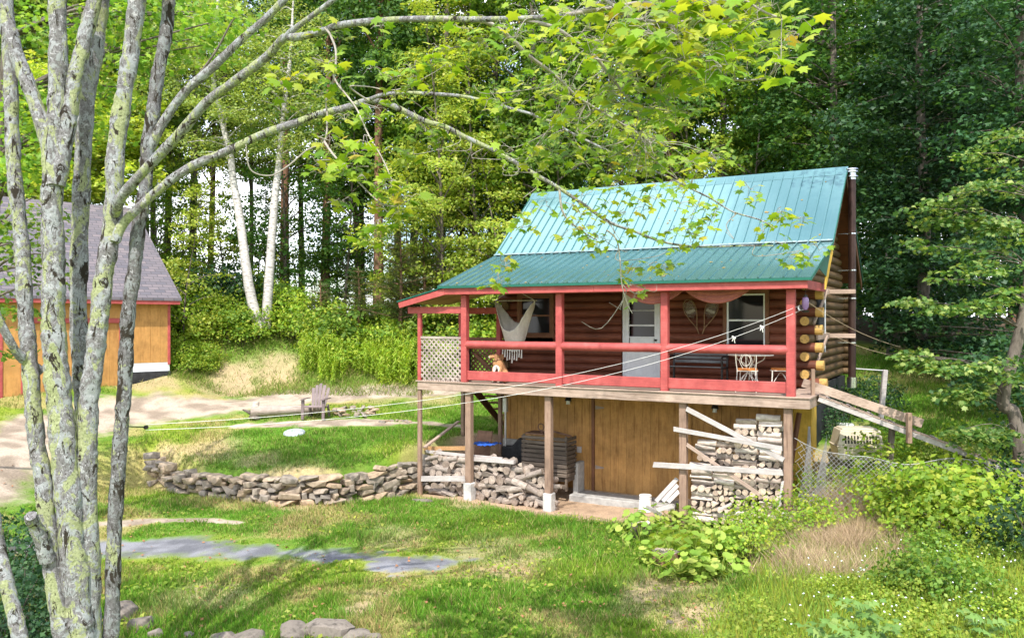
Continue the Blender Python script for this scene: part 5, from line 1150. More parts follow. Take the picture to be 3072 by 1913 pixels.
# top corner mass of big bright leaves, then thinner ones along the drooping branches
region(2150, 110, 270, 135, 5.2, 54, 6, .125); region(1900, 60, 200, 90, 5.8, 20, 5, .115); region(1620, 90, 130, 80, 6.3, 9, 5, .11)
region(1750, 260, 180, 130, 6.8, 22, 5, .11); region(1980, 270, 130, 100, 6.2, 20, 5, .115); region(1820, 430, 200, 110, 7.6, 26, 5, .11); region(2010, 480, 150, 80, 7.6, 16, 5, .11); region(1600, 400, 110, 120, 7.8, 10, 4, .11)
for a, b_, d, n in ((960, 75, 7, 5), (1000, 88, 7, 4), (1120, 90, 6.6, 5), (935, 185, 6.8, 6), (975, 200, 6.8, 5), (1010, 190, 6.6, 5), (860, 215, 6.8, 6), (905, 232, 6.8, 5), (865, 255, 6.8, 4), (805, 290, 6.8, 4), (1000, 280, 6.8, 5), (950, 290, 6.8, 4), (1080, 335, 6.5, 6), (1100, 320, 6.5, 4), (1040, 355, 6.5, 4), (940, 415, 6.6, 5), (985, 445, 6.6, 5), (1035, 440, 6.4, 6), (1085, 435, 6.4, 5), (1110, 425, 6.3, 5),
                      (980, 490, 6.5, 6), (960, 500, 6.5, 4), (1040, 505, 6.3, 4), (1100, 510, 6.3, 5), (1150, 540, 6.2, 6), (1085, 540, 6.2, 5), (1190, 555, 6.2, 5), (1210, 565, 6.2, 4), (1040, 600, 6.4, 5), (1010, 605, 6.4, 3), (1130, 620, 6.2, 5), (1180, 610, 6.2, 4), (1120, 690, 6.4, 4), (1160, 665, 6.3, 5), (1090, 705, 6.4, 3), (1200, 600, 6.2, 4),
                      (1165, 225, 6.6, 6), (1200, 230, 6.6, 5), (1240, 220, 6.5, 6), (1270, 205, 6.5, 5), (1310, 190, 6.4, 6), (1350, 150, 6.3, 6), (1400, 150, 6.3, 4), (1190, 270, 6.6, 4), (1230, 265, 6.6, 4), (1120, 190, 6.7, 3), (1300, 395, 7.2, 6), (1330, 405, 7.2, 4), (1275, 380, 7.2, 5), (1290, 330, 7.2, 3), (1220, 465, 7, 5), (1250, 470, 7, 4), (1480, 290, 7.4, 6), (1500, 305, 7.4, 4), (1440, 310, 7.4, 4), (1530, 300, 7.2, 4),
                      (1370, 85, 6.2, 4), (1450, 110, 6.2, 5), (1470, 130, 6.2, 4), (1550, 160, 6.3, 4)):
    twigcluster(P(a+rr.uniform(-12, 12), b_-10, d), (rr.gauss(0, .6), rr.gauss(0, .5), -.35), .10, n, .118, .085)
for a, b_, n in ((1600, 640, 4), (1580, 690, 5), (1545, 660, 3), (1640, 620, 4), (1500, 830, 5), (1470, 850, 4), (1530, 800, 5), (1495, 780, 4), (1690, 620, 5), (1720, 640, 5), (1735, 680, 4), (1770, 640, 5), (1700, 700, 5), (1760, 690, 4), (1800, 730, 6), (1830, 610, 5), (1870, 640, 6), (1900, 640, 5), (1920, 600, 5), (1890, 690, 4), (2040, 580, 6), (2060, 620, 5), (2090, 640, 6), (2110, 600, 5), (2070, 560, 5), (2130, 670, 6), (2150, 640, 5),
                  (2180, 620, 4), (2240, 560, 4), (2260, 600, 4), (2030, 690, 5), (2070, 700, 4), (2100, 720, 5), (2280, 690, 5), (2330, 650, 6), (2345, 635, 5), (2370, 660, 4), (2390, 670, 4), (2320, 735, 4), (2400, 765, 6), (2420, 770, 5), (2440, 745, 4), (1810, 720, 5), (1780, 710, 4), (2000, 740, 4), (1900, 805, 5), (1930, 815, 4), (1960, 800, 5), (1990, 805, 4), (1890, 870, 4), (1915, 890, 3), (1760, 580, 5), (1840, 560, 5), (1950, 560, 6), (1980, 600, 5), (2010, 560, 5)):
    twigcluster(P(a+rr.uniform(-8, 8), b_-14, 8.9+rr.uniform(-.3, .3)), (rr.gauss(0, .6), rr.gauss(0, .5), -.5), .11, n, .115, .09)
for k in range(40):                                   # bare looping twiglets hanging before the roof
    v = rr.choice(rr.choice([b2[60:], b2b[30:], b12, b4[20:], b5[20:]])); e = v+Vector((rr.gauss(0, .25), rr.gauss(0, .2), -abs(rr.gauss(.22, .12)))); tw.tube(smoothpath([v, v+Vector((rr.gauss(0, .08), 0, -.12)), e, e+Vector((rr.gauss(0, .1), 0, .07))], 4), [.005, .002], 4, False)
# crown above the view
cc = [Vector((rr.uniform(-6.2, 1.5), rr.uniform(6.5, 11), rr.uniform(9.4, 13))) for _ in range(24)]
for v in cc[:14]: tw.tube(smoothpath([Vector((rr.uniform(-5, -3), 8.7, 7.6)), (v+Vector((-4, 8.7, 7.6)))/2+Vector((0, 0, .5)), v], 4), [.05, .012], 6, False)
p2, n2 = spray_leaves([tuple(v) for v in cc], [rr.uniform(.5, .9) for _ in cc], 42, RG, .3, .2)
LPa = np.r_[np.array([tuple(v) for v in LPs]), p2]-np.array(mo); LNa = np.r_[np.array([tuple(v) for v in LNs]), n2]; LSa = np.r_[np.array(LSs), np.full(len(p2), .12)]; LTa = np.r_[np.array(LT), RG.normal(size=(len(p2), 3))]
link('foliage', leafmesh('foliage', LPa, LNa, LSa, MAPLE, RG, LTa), M['lf_fore'], mpl)
tw.v = [(v[0]-mo.x, v[1]-mo.y, v[2]-mo.z) for v in tw.v]; tw.build('twig', M['twig'], mpl)

# ------------------------------------------------------------------ woods
FT = dict(H=21, Rm=3.3, base=6.0, ncl=120, per=200, ls=.175, clr=(.7, 1.25), r0=.17)
kinds = []
def proto(name, seed, ml, mb, **k):
    kk = dict(FT); kk.update(k); m, cm = tree_meshes(seed, **kk); tm_ = bpy.data.meshes.new('trunk'); tm_.from_pydata(m.v, [], m.f); tm_.polygons.foreach_set('use_smooth', m.sm); tm_.materials.append(M[mb]); cm.materials.append(M[ml]); return (name, tm_, cm)
PT = {'a': proto('maple_tree', 1, 'lf_mid', 'bark'), 'b': proto('maple_tree', 2, 'lf_mid', 'bark', H=23, base=7.5, Rm=3.0), 'c': proto('maple_tree', 3, 'lf_deep', 'bark', H=19, base=5.0, Rm=3.6), 'd': proto('birch_tree', 4, 'lf_birch', 'bark', H=20, base=6.5, Rm=2.4, ls=.135, per=300, r0=.12),
      'p': proto('pine_tree', 5, 'lf_deep', 'redbark', H=24, base=9.5, Rm=2.6, ls=.18, r0=.2), 'u': proto('young_maple', 6, 'lf_mid', 'bark', H=8, base=1.2, Rm=2.2, ncl=60, per=190, ls=.14, clr=(.5, .95), r0=.05), 'v': proto('young_maple', 7, 'lf_yel', 'bark', H=7, base=.8, Rm=2.0, ncl=55, per=190, ls=.14, clr=(.5, .9), r0=.045),
      'y': proto('poplar_tree', 8, 'lf_yel', 'bark', H=13, base=1.5, Rm=2.3, ncl=120, per=230, ls=.135, clr=(.5, .9), r0=.08), 'w': proto('young_maple', 9, 'lf_deep', 'bark', H=9, base=1.0, Rm=2.3, ncl=70, per=190, ls=.14, clr=(.5, .95), r0=.06)}
used = {}
def plant(kind, x, y, label, group='trees of the woods behind the cabin', s=1., rz=None, zoff=-.15):
    name, tm_, cm = PT[kind]; e = empty(name, (x, y, Tz(x, y)+zoff), rnd.uniform(0, 6.28) if rz is None else rz, label, 'tree', group); e.scale = (s, s, s*rnd.uniform(.95, 1.06))
    for nm, me in (('trunk', tm_), ('crown', cm)):
        o = bpy.data.objects.new(nm, me); col.objects.link(o); o.parent = e
    return e
LAND = [(-900, 'past the garage'), (330, 'behind the garage roof'), (560, 'beside the garage'), (700, 'left of the twin birches'), (860, 'behind the twin birches'), (1010, 'right of the twin birches'), (1180, 'between birches and porch'), (1360, 'above the porch lattice'), (1560, 'by the roof\'s left edge'), (1800, 'over the ridge\'s left part'), (2060, 'over the middle of the ridge'), (2330, 'over the stovepipe end'), (2600, 'right of the stovepipe'), (2850, 'shaded, right of the cabin'), (3400, 'at the far right edge')]
KN = {'a': 'tall green maple', 'b': 'tall slim maple', 'c': 'deep green broad maple', 'd': 'slender pale birch', 'p': 'reddish trunked pine', 'u': 'bright green young maple', 'v': 'yellowish young maple', 'w': 'dark leafy sapling', 'y': 'sunlit yellow green poplar'}
def where(x, y):
    px = CX+F*x/y; return min(LAND, key=lambda t: abs(t[0]-px))[1]
rows = [(33.5, 'front row of woods', 3.5), (37.5, 'second row', 3.4), (42, 'third row', 3.6), (48, 'rear row', 3.8)]
tr = random.Random(5)
for ri, (y, rn, stp) in enumerate(rows):
    x = -.66*y
    while x < .66*y:
        yy = y+tr.uniform(-1.4, 1.4); xx = x+tr.uniform(-1.1, 1.1); px = CX+F*xx/yy
        k = tr.choice('aabbcp' if px > 1150 else 'abbdbp' if ri else 'bbdbpa')
        if not (ri == 0 and 640 < px < 900):
            plant(k, xx, yy, '%s in the %s, %s' % (KN[k], rn, where(xx, yy)), s=tr.uniform(.9, 1.12))
        x += stp*tr.uniform(.8, 1.25)
    x = -.62*y
    while x < .62*y:                                  # understorey
        yy = y+tr.uniform(-2, 2); xx = x+tr.uniform(-1.2, 1.2); px = CX+F*xx/yy; k = tr.choice('uuwuv' if px < 1250 else 'uwuvu')
        if not (ri > 1 and px < 1150 and tr.random() < (.2 if ri == 2 else .5)): plant(k, xx, yy, '%s low in %s, %s' % (KN[k], rn, where(xx, yy)), 'saplings under the woods behind the cabin', tr.uniform(.7, 1.25))
        x += tr.uniform(2.5, 4.2)
for px, d, k, s in ((1330, 30.5, 'y', 1.0), (1430, 32, 'y', 1.1), (1230, 31.5, 'v', 1.1), (1500, 31, 'v', 1.2), (560, 29.5, 'v', .8), (1900, 33, 'v', 1.7), (2080, 32, 'y', 1.0), (2250, 31, 'u', 1.5), (1650, 31, 'u', 1.4)):
    plant(k, (px-CX)/F*d, d, '%s lit by the sun %s' % (KN[k], where((px-CX)/F*d, d)), 'sunny young trees at the edge of the woods', s)
# twin white birches
def custom_tree(name, base, stems, label, cl, ml, mb, per, ls, tm=KITE, r0=.15, group=None, clr=(.5, .9), upw=1., flat_=.28, limb=.035):
    e = empty(name, base, 0, label, 'tree', group); m = MB(); b0 = Vector(base)
    for pts, r_ in stems: m.tube(smoothpath([Vector(p)-b0 for p in pts], 6), r_, 10, True, True, .05, rr)
    for c_ in cl[::3]:
        s_ = min((Vector(p) for pts, _ in stems for p in smoothpath(pts, 4)), key=lambda q_: (q_-Vector(c_)).length+max(0, q_.z-c_[2])*1.5); m.tube(smoothpath([s_-b0, (s_+Vector(c_))/2-b0+Vector((0, 0, .15)), Vector(c_)-b0], 3), [limb, limb*.3], 5, False)
    m.build('trunk', M[mb], e)
    p_, n_ = spray_leaves([tuple(Vector(c_)-b0) for c_ in cl], [rr.uniform(*clr) for _ in cl], per, RG, flat_, .25, None, upw); link('crown', leafmesh('crown', p_, n_, ls*RG.uniform(.7, 1.25, len(p_)), tm, RG), M[ml], e); return e
def blob(px, py, rx, ry, d, n, dd=1.5):
    out = []
    for _ in range(n):
        a = rr.uniform(0, 6.28); q_ = math.sqrt(rr.random()); out.append(tuple(P(px+rx*q_*math.cos(a), py+ry*q_*math.sin(a), d+rr.uniform(-dd, dd))))
    return out
custom_tree('birch_tree', P(780, 985, 30), [([P(780, 985, 30), P(755, 900, 30), P(737, 790, 30), P(720, 660, 30.2), P(700, 540, 30.3), P(690, 460, 30.4), P(668, 370, 30.5), P(640, 230, 30.6), P(650, 60, 30.7), P(660, -80, 30.8)], [.21, .18, .165, .15, .13, .12, .10, .08, .06, .03])], 'left leaning stem of the twin white birches above the bushes', blob(640, 240, 170, 260, 30.5, 110), 'lf_birch', 'birch', 230, .115)
custom_tree('birch_tree', P(800, 985, 30.3), [([P(798, 985, 30.3), P(805, 870, 30.3), P(815, 720, 30.4), P(826, 580, 30.5), P(836, 500, 30.6), P(850, 340, 30.7), P(870, 180, 30.8), P(880, 0, 30.9)], [.19, .17, .15, .135, .12, .10, .07, .03])], 'more upright right stem of the twin white birches above the bushes', blob(860, 240, 140, 250, 30.7, 85), 'lf_birch', 'birch', 230, .115)
# small pines at the wood edge
def pine(px, py, d, h, label, r=1.3):
    b0 = hit(px, py) if d is None else P(px, py, d); e = empty('pine_tree', b0, 0, label, 'tree', 'young pines at the wood edge'); m = MB(); m.tube([(0, 0, -.2), (.05, 0, h*.5), (0, 0, h)], [.08, .05, .01], 7); ps, ns, tp = [], [], []
    z = .35
    while z < h:
        nb = 6
        for k in range(nb):
            a = rr.uniform(0, 6.28); L_ = r*(1-z/h)**.8*rr.uniform(.75, 1.1)+.08; dv = Vector((math.cos(a), math.sin(a), .25)); m.tube([(0, 0, z), dv*L_+Vector((0, 0, z))], [.015, .004], 4, False)
            for q_ in np.arange(.12, L_, .07):
                for _ in range(3): ps.append(dv*q_+Vector((rr.gauss(0, .07), rr.gauss(0, .07), z+rr.gauss(0, .04)))); ns.append((rr.gauss(0, .4), rr.gauss(0, .4), 1)); tp.append((dv.x, dv.y, .3))
        z += .24
    m.build('trunk', M['redbark'], e); link('crown', leafmesh('crown', np.array([tuple(v) for v in ps]), ns, .24, NEEDLE, RG, tp), M['lf_pine'], e)
pine(1200, 985, 29.5, 3.6, 'olive young pine beside the lattice end of the porch, tallest of its group', 1.6); pine(1075, 985, 30, 2.2, 'small bluish pine between birches and porch', 1.0); pine(1270, 990, 30.5, 3.4, 'young pine partly behind the porch eave', 1.4); pine(960, 985, 31, 1.8, 'little pine in the bushes right of the twin birches', .9); pine(2190, 560, 31, 1, 'pine tip', .5) if False else None
# dark trees to the right of the cabin
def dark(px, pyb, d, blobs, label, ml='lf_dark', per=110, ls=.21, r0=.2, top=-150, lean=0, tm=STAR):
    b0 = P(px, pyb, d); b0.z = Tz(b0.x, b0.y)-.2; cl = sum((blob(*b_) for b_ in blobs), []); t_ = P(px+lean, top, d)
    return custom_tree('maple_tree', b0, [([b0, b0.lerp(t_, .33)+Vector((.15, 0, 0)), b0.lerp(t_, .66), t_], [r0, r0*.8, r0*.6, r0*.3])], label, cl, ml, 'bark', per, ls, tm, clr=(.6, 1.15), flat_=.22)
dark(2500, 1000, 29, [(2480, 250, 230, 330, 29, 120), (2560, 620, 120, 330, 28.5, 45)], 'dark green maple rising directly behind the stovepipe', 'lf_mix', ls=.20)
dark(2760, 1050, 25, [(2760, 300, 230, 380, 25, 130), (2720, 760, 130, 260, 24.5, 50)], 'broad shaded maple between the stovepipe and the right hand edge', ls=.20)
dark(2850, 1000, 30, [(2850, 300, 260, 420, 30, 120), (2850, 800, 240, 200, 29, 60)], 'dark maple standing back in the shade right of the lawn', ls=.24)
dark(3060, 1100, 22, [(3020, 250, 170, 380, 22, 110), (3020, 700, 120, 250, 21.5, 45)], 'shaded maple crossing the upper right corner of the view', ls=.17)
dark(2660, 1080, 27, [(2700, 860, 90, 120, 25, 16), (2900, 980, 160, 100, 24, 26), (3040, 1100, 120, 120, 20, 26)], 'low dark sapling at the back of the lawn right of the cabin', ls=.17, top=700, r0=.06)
b0 = P(3075, 1330, 15.5); b0.z = Tz(b0.x, b0.y)
sp = []
for a in ((2780, 620, 60, 22, 16, 4), (2860, 580, 70, 30, 16, 6), (2960, 545, 60, 30, 16, 6), (2860, 660, 90, 25, 15.8, 6), (2960, 640, 110, 30, 15.8, 9), (3040, 700, 60, 40, 15.6, 6), (2900, 740, 100, 26, 15.6, 7), (3000, 790, 90, 26, 15.4, 8), (2850, 830, 90, 20, 15.4, 5), (2760, 735, 60, 20, 15.8, 4), (2720, 900, 50, 16, 15.5, 3), (2830, 925, 90, 18, 15.4, 6), (2940, 905, 80, 22, 15.2, 6), (3040, 880, 60, 30, 15.2, 5),
          (2730, 1058, 50, 12, 15.2, 4), (2810, 1085, 80, 22, 15.2, 8), (2910, 1095, 90, 26, 15., 10), (3020, 1100, 70, 40, 15, 8), (2850, 1185, 60, 14, 15, 5), (2930, 1160, 70, 16, 15, 5), (2890, 1280, 40, 14, 14.8, 4), (2930, 1310, 60, 14, 14.8, 6), (3010, 1290, 60, 16, 14.8, 6), (2960, 470, 90, 40, 16.5, 7), (3040, 420, 50, 60, 16.5, 6), (3060, 560, 30, 60, 16, 5), (2950, -380, 420, 330, 16, 60), (2760, -200, 200, 120, 16, 14)):  # unseen crown blobs high above the view, added to shade the side lawn
    sp += blob(*a, .35)
custom_tree('maple_tree', b0, [([b0, P(3045, 1250, 15.5), P(3010, 1190, 15.6), P(3080, 900, 15.7), P(3110, 500, 15.8), P(3120, 250, 15.9), P(3130, -100, 16), P(3110, -700, 16)], [.14, .12, .11, .10, .09, .08, .06, .02])], 'near maple with layered sunlit sprays reaching in over the ramp', sp, 'lf_near', 'bark', 260, .105, MAPLE, clr=(.22, .48), flat_=.14, limb=.014)
# maple behind the near stems, upper left, and by the garage
custom_tree('maple_tree', (-9.2, 14.5, .3), [([(-9.2, 14.5, .2), (-9.1, 14.4, 4), (-8.9, 14.5, 8), (-8.6, 14.5, 12)], [.13, .11, .08, .03])], 'green maple standing behind the lichen covered stems near the driveway', blob(420, 70, 330, 120, 14.2, 46, 1.2)+blob(120, 380, 140, 120, 14.2, 14, 1)+blob(60, 520, 90, 90, 14, 9, .6)+blob(300, 330, 120, 90, 14.5, 8, 1), 'lf_mid', 'bark', 150, .115, MAPLE, clr=(.4, .75))
custom_tree('young_maple', hit(-90, 1400), [([hit(-90, 1400), P(-60, 1000, 17.2), P(-20, 700, 17.3)], [.06, .04, .015])], 'leafy young maple half hiding the garage doors', blob(70, 700, 110, 120, 17, 22, .7)+blob(30, 950, 90, 120, 17, 14, .6)+blob(160, 820, 60, 50, 17, 5, .5), 'lf_mid', 'bark', 150, .12, MAPLE, clr=(.3, .55))
custom_tree('maple_tree', (-19, 31, 3), [([(-19, 31, 2.8), (-19, 31, 9), (-18.6, 31, 17)], [.2, .15, .03])], 'yellow green maple glowing behind the garage', blob(170, 420, 200, 260, 31, 90, 1.5)+blob(380, 430, 110, 180, 31, 40, 1.5), 'lf_yel', 'bark', 110, .22, KITE, clr=(.6, 1.1))

# ------------------------------------------------------------------ shrubs
def shrub_proto(seed, ml, n=26, H=1.3, Rm=.8, per=130, ls=.10, tm=KITE, clr=(.25, .42), stems=7):
    rg = np.random.RandomState(seed); m = MB(); C, Rr_ = [], []
    for i in range(n):
        a = rg.uniform(0, 6.28); u = rg.rand()**.5; z = H*(.25+.75*rg.rand())*(1-.45*u*u); C.append((math.cos(a)*u*Rm, math.sin(a)*u*Rm, z)); Rr_.append(rg.uniform(*clr))
        if i < stems: m.tube(smoothpath([(math.cos(a)*.06, math.sin(a)*.06, -.1), (math.cos(a)*u*Rm*.5, math.sin(a)*u*Rm*.5, z*.6), C[-1]], 3), [.014, .005], 4, False)
    p, nn = spray_leaves(C, Rr_, per/clr[1], rg, .5, .15, (0, 0, H*.3), .8, .6); cm = leafmesh('foliage', p, nn, ls*rg.uniform(.6, 1.3, len(p)), tm, rg); cm.materials.append(M[ml])
    sm = bpy.data.meshes.new('stem'); sm.from_pydata(m.v, [], m.f); sm.materials.append(M['bark']); return sm, cm
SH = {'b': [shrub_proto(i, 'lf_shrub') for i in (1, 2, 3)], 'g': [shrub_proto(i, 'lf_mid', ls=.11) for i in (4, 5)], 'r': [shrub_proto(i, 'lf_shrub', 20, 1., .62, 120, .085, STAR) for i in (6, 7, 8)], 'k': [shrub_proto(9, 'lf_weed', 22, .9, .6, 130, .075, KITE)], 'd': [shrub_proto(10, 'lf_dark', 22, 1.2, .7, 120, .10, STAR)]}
def shrub(kind, p, s, label, group, name='shrub', cat='shrub'):
    sm, cm = rnd.choice(SH[kind]); e = empty(name, (p.x, p.y, p.z-.05), rnd.uniform(0, 6.28), label, cat, group); e.scale = (s*rnd.uniform(.9, 1.15), s*rnd.uniform(.9, 1.15), s*rnd.uniform(.85, 1.15))
    for nm, me in (('stem', sm), ('foliage', cm)):
        o = bpy.data.objects.new(nm, me); col.objects.link(o); o.parent = e
g = 'bushes on the bank below the woods'
for i in range(74):
    px = rnd.uniform(515, 1270) if i < 60 else rnd.uniform(1290, 1480); d = rnd.uniform(28.6, 32.5); x = (px-CX)/F*d
    if px < 900 and d < 29.7 and px > 560: d = rnd.uniform(29.8, 32); x = (px-CX)/F*d
    if px > 900 and px < 1250 and d < 29.2: d += 1.2
    px = CX+F*x/d; w_ = 'below the twin birches' if 640 < px < 900 else 'beside the garage end' if px <= 640 else 'between the birches and the porch lattice' if px < 1250 else 'seen past the porch posts'
    shrub('b' if rnd.random() < .8 else 'g', Vector((x, d, Tz(x, d))), rnd.uniform(.85, 1.4), 'yellow green bush %s on the bank %s' % ('low' if d < 30 else 'high', w_), g)
for i in range(9):
    px = rnd.uniform(505, 640); d = rnd.uniform(27.7, 28.8); x = (px-CX)/F*d; shrub('b', Vector((x, d, Tz(x, d))), rnd.uniform(.5, .8), 'small bush at the foot of the bank beside the garage foundation', g)
for i in range(8):
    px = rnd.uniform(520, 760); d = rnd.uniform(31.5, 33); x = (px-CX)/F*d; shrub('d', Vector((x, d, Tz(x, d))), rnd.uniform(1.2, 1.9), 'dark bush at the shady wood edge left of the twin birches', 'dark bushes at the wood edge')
# goldenrod clumps
def gold_proto(seed):
    rg = np.random.RandomState(seed); ps, ns, tp = [], [], []; m = MB()
    for s in range(46):
        a = rg.uniform(0, 6.28); q_ = .62*math.sqrt(rg.rand()); bx, by_ = math.cos(a)*q_, math.sin(a)*q_; h = rg.uniform(.8, 1.35); lx, ly = rg.normal(0, .09, 2)
        if s % 3 == 0: m.tube([(bx, by_, 0), (bx+lx, by_+ly, h)], [.006, .002], 3, False)
        for z in np.arange(.1, 1, .045):
            an = rg.uniform(0, 6.28); ps.append((bx+lx*z+.05*math.cos(an), by_+ly*z+.05*math.sin(an), h*z)); ns.append((math.cos(an)*.6, math.sin(an)*.6, .8)); tp.append((math.cos(an), math.sin(an), .5))
    cm = leafmesh('foliage', np.array(ps), ns, .16, LANCE, rg, tp); cm.materials.append(M['lf_gold']); sm = bpy.data.meshes.new('stem'); sm.from_pydata(m.v, [], m.f); sm.materials.append(M['lf_gold']); return sm, cm
SH['o'] = [gold_proto(1), gold_proto(2)]
for i in range(20):
    px = rnd.uniform(930, 1250); d = rnd.uniform(27.9, 29.4); x = (px-CX)/F*d; shrub('o', Vector((x, d, Tz(x, d))), rnd.uniform(.55, 1.2), 'feathery bright green goldenrod clump beyond the garden chair', 'goldenrod clumps beyond the chair', 'goldenrod', 'wildflower')
# brambles round the fence and ramp
g = 'brambles around the wire fence'
BP = [(2440, 1440, 15.3, .75), (2420, 1520, 15.2, .6), (2470, 1300, 17.0, .6), (2660, 1330, 16.2, .8), (2720, 1400, 15.6, .9), (2800, 1380, 15.6, .9), (2780, 1470, 15, .95), (2700, 1490, 15, .85), (2860, 1440, 14.8, 1.), (2880, 1530, 14.4, 1.05), (2960, 1500, 14.3, 1.05), (2800, 1570, 14.2, .9), (2760, 1550, 14.4, .8), (2930, 1620, 13.6, 1.05), (2850, 1650, 13.5, .95), (3010, 1560, 13.8, 1.), (2620, 1290, 17.2, .6), (2880, 1350, 16, .8), (2960, 1400, 15.2, .85), (2540, 1345, 16.6, .3)]
for px, py, d, s in BP:
    x = (px-CX)/F*d; ww_ = 'by the corner post' if px < 2530 else 'beside the beige kennel' if px < 2700 else 'under the ramp' if py < 1440 else 'in the thicket at the right'
    shrub('r' if rnd.random() < .75 else 'b', Vector((x, d, Tz(x, d))), s*1.25, 'sunny bramble bush %s' % ww_, g, 'bramble', 'bramble')
for px, py, d, s in ((3100, 1500, 14.5, 1.2), (3090, 1640, 13.2, 1.05), (3120, 1750, 12, 1.), (3070, 1380, 16.2, 1.0)):
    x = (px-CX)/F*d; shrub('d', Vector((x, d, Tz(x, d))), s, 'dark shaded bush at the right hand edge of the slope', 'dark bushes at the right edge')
for px, d, s in ((2440, 14.2, .35), (2520, 13.6, .3), (2600, 14.6, .4), (2480, 13.0, .3), (2650, 13.6, .35), (2560, 12.8, .28)):
    x = (px-CX)/F*d; shrub('r', Vector((x, d, Tz(x, d))), s, 'small green weed growing through the dead grass by the fence', 'weeds in the dead grass')
for px, py, d, s in ((2492, 1290, 19.2, .75), (2530, 1270, 20, .8), (2575, 1260, 20.5, .8), (2505, 1310, 18.6, .5), (2640, 1240, 21, .8)):
    x = (px-CX)/F*d; shrub('d', Vector((x, d, Tz(x, d))), s, 'dark weed clump beside the cabin foundation behind the kennel', 'dark weeds behind the kennel')
for i in range(46):
    d = rnd.uniform(9.8, 13.6); px = rnd.uniform(2150, 3050) if d < 12 else rnd.uniform(2700, 3050); x = (px-CX)/F*d
    if px < 2450 and d > 11.5: continue
    shrub(rnd.choice('kkrg'), Vector((x, d, Tz(x, d))), rnd.uniform(.3, .66), 'leafy green weed clump in the rough corner of the slope', 'weed clumps in the rough corner', 'weed', 'weed')
for px, d, s in ((30, 12.5, 1.0), (70, 11.5, .9), (120, 10.8, .75), (20, 10.6, .9), (90, 13.5, .7), (10, 14.2, .9), (200, 10.6, .5)):
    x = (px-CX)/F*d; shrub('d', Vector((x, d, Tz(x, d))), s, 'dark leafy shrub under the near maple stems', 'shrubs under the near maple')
# burdock with round leaves
def bur_proto(seed):
    rg = np.random.RandomState(seed); m = MB(); ps, ns, sz, tp = [], [], [], []
    for i in range(40):
        a = rg.uniform(0, 6.28); q_ = rg.uniform(.05, .50); z = rg.uniform(.14, .56)*(1-.3*q_); p = (math.cos(a)*q_, math.sin(a)*q_, z); m.tube([(0, 0, 0), (p[0]*.6, p[1]*.6, z*.8), p], [.008, .004], 4, False); ps.append(p); ns.append((math.cos(a)*.5, math.sin(a)*.5-.25, .9)); sz.append(rg.uniform(.10, .20)); tp.append((p[0], p[1], 0))
    cm = leafmesh('foliage', np.array(ps), ns, np.array(sz), ROUND, rg, tp); cm.materials.append(M['lf_bur']); sm = bpy.data.meshes.new('stem'); sm.from_pydata(m.v, [], m.f); sm.materials.append(M['lf_bur']); return sm, cm
SH['u'] = [bur_proto(1), bur_proto(2), bur_proto(3)]
for px, py in ((1880, 1560), (1960, 1545), (2010, 1535), (2070, 1530), (2130, 1525), (2190, 1535), (1990, 1590), (2050, 1590), (2110, 1580), (2170, 1590), (2230, 1580), (2010, 1640), (2070, 1650), (2130, 1640), (2190, 1650), (2040, 1690), (2240, 1640), (2280, 1600), (2100, 1700), (2160, 1690), (1920, 1590), (2290, 1545), (2060, 1560), (1950, 1660), (2250, 1520), (2310, 1500)):
    p = hit(px+rnd.uniform(-15, 15), py+40); shrub('u' if px < 2240 else 'r', p, rnd.uniform(.75, 1.1), 'round leaved burdock plant between the stump and the tall firewood stack', 'burdock plants before the tall firewood stack', 'burdock', 'plant')
# pinnate saplings in the lower right
def sapling(px, py, d, h, label):
    top = P(px, py, d); z0 = Tz(top.x, d); e = empty('sapling', (top.x, d, z0), 0, label, 'sapling', 'grey green saplings in the near corner'); m = MB(); hh = top.z-z0; m.tube([(0, 0, -.1), (.02, 0, hh)], [.010, .004], 5); ps, ns, tp = [], [], []
    for k in range(7):
        a = k*2.4+px; L_ = rnd.uniform(.20, .32); b_ = Vector((0, 0, hh-.05*k)); dv = Vector((math.cos(a), math.sin(a), .35)); m.tube([b_, b_+dv*L_], .003, 3, False)
        for j in range(7):
            t = .35+.65*(j//2)/3; s = 1 if j % 2 else -1; sd = Vector((-dv.y, dv.x, -.2))*s*(0 if j == 6 else 1); q_ = b_+dv*L_*t+sd*.06+(dv*.06 if j == 6 else Vector()); ps.append(q_-Vector((0, 0, .02))); ns.append((sd.x*.3, sd.y*.3-.3, 1)); tp.append(tuple(sd+dv*.5-Vector((0, 0, .3))))
    m.build('stem', M['lf_hick'], e); link('foliage', leafmesh('foliage', np.array([tuple(v) for v in ps]), ns, .15, (STAR[0]*np.array([.75, 1, 1]), STAR[1]), RG, tp), M['lf_hick'], e)
for i, (px, py, d) in enumerate(((2580, 1805, 9.6), (2470, 1880, 9.4), (2660, 1870, 9.4), (2560, 1895, 9.1), (2950, 1850, 9.6))):
    sapling(px, py, d, .8, 'grey green compound leaved sapling in the near right corner')

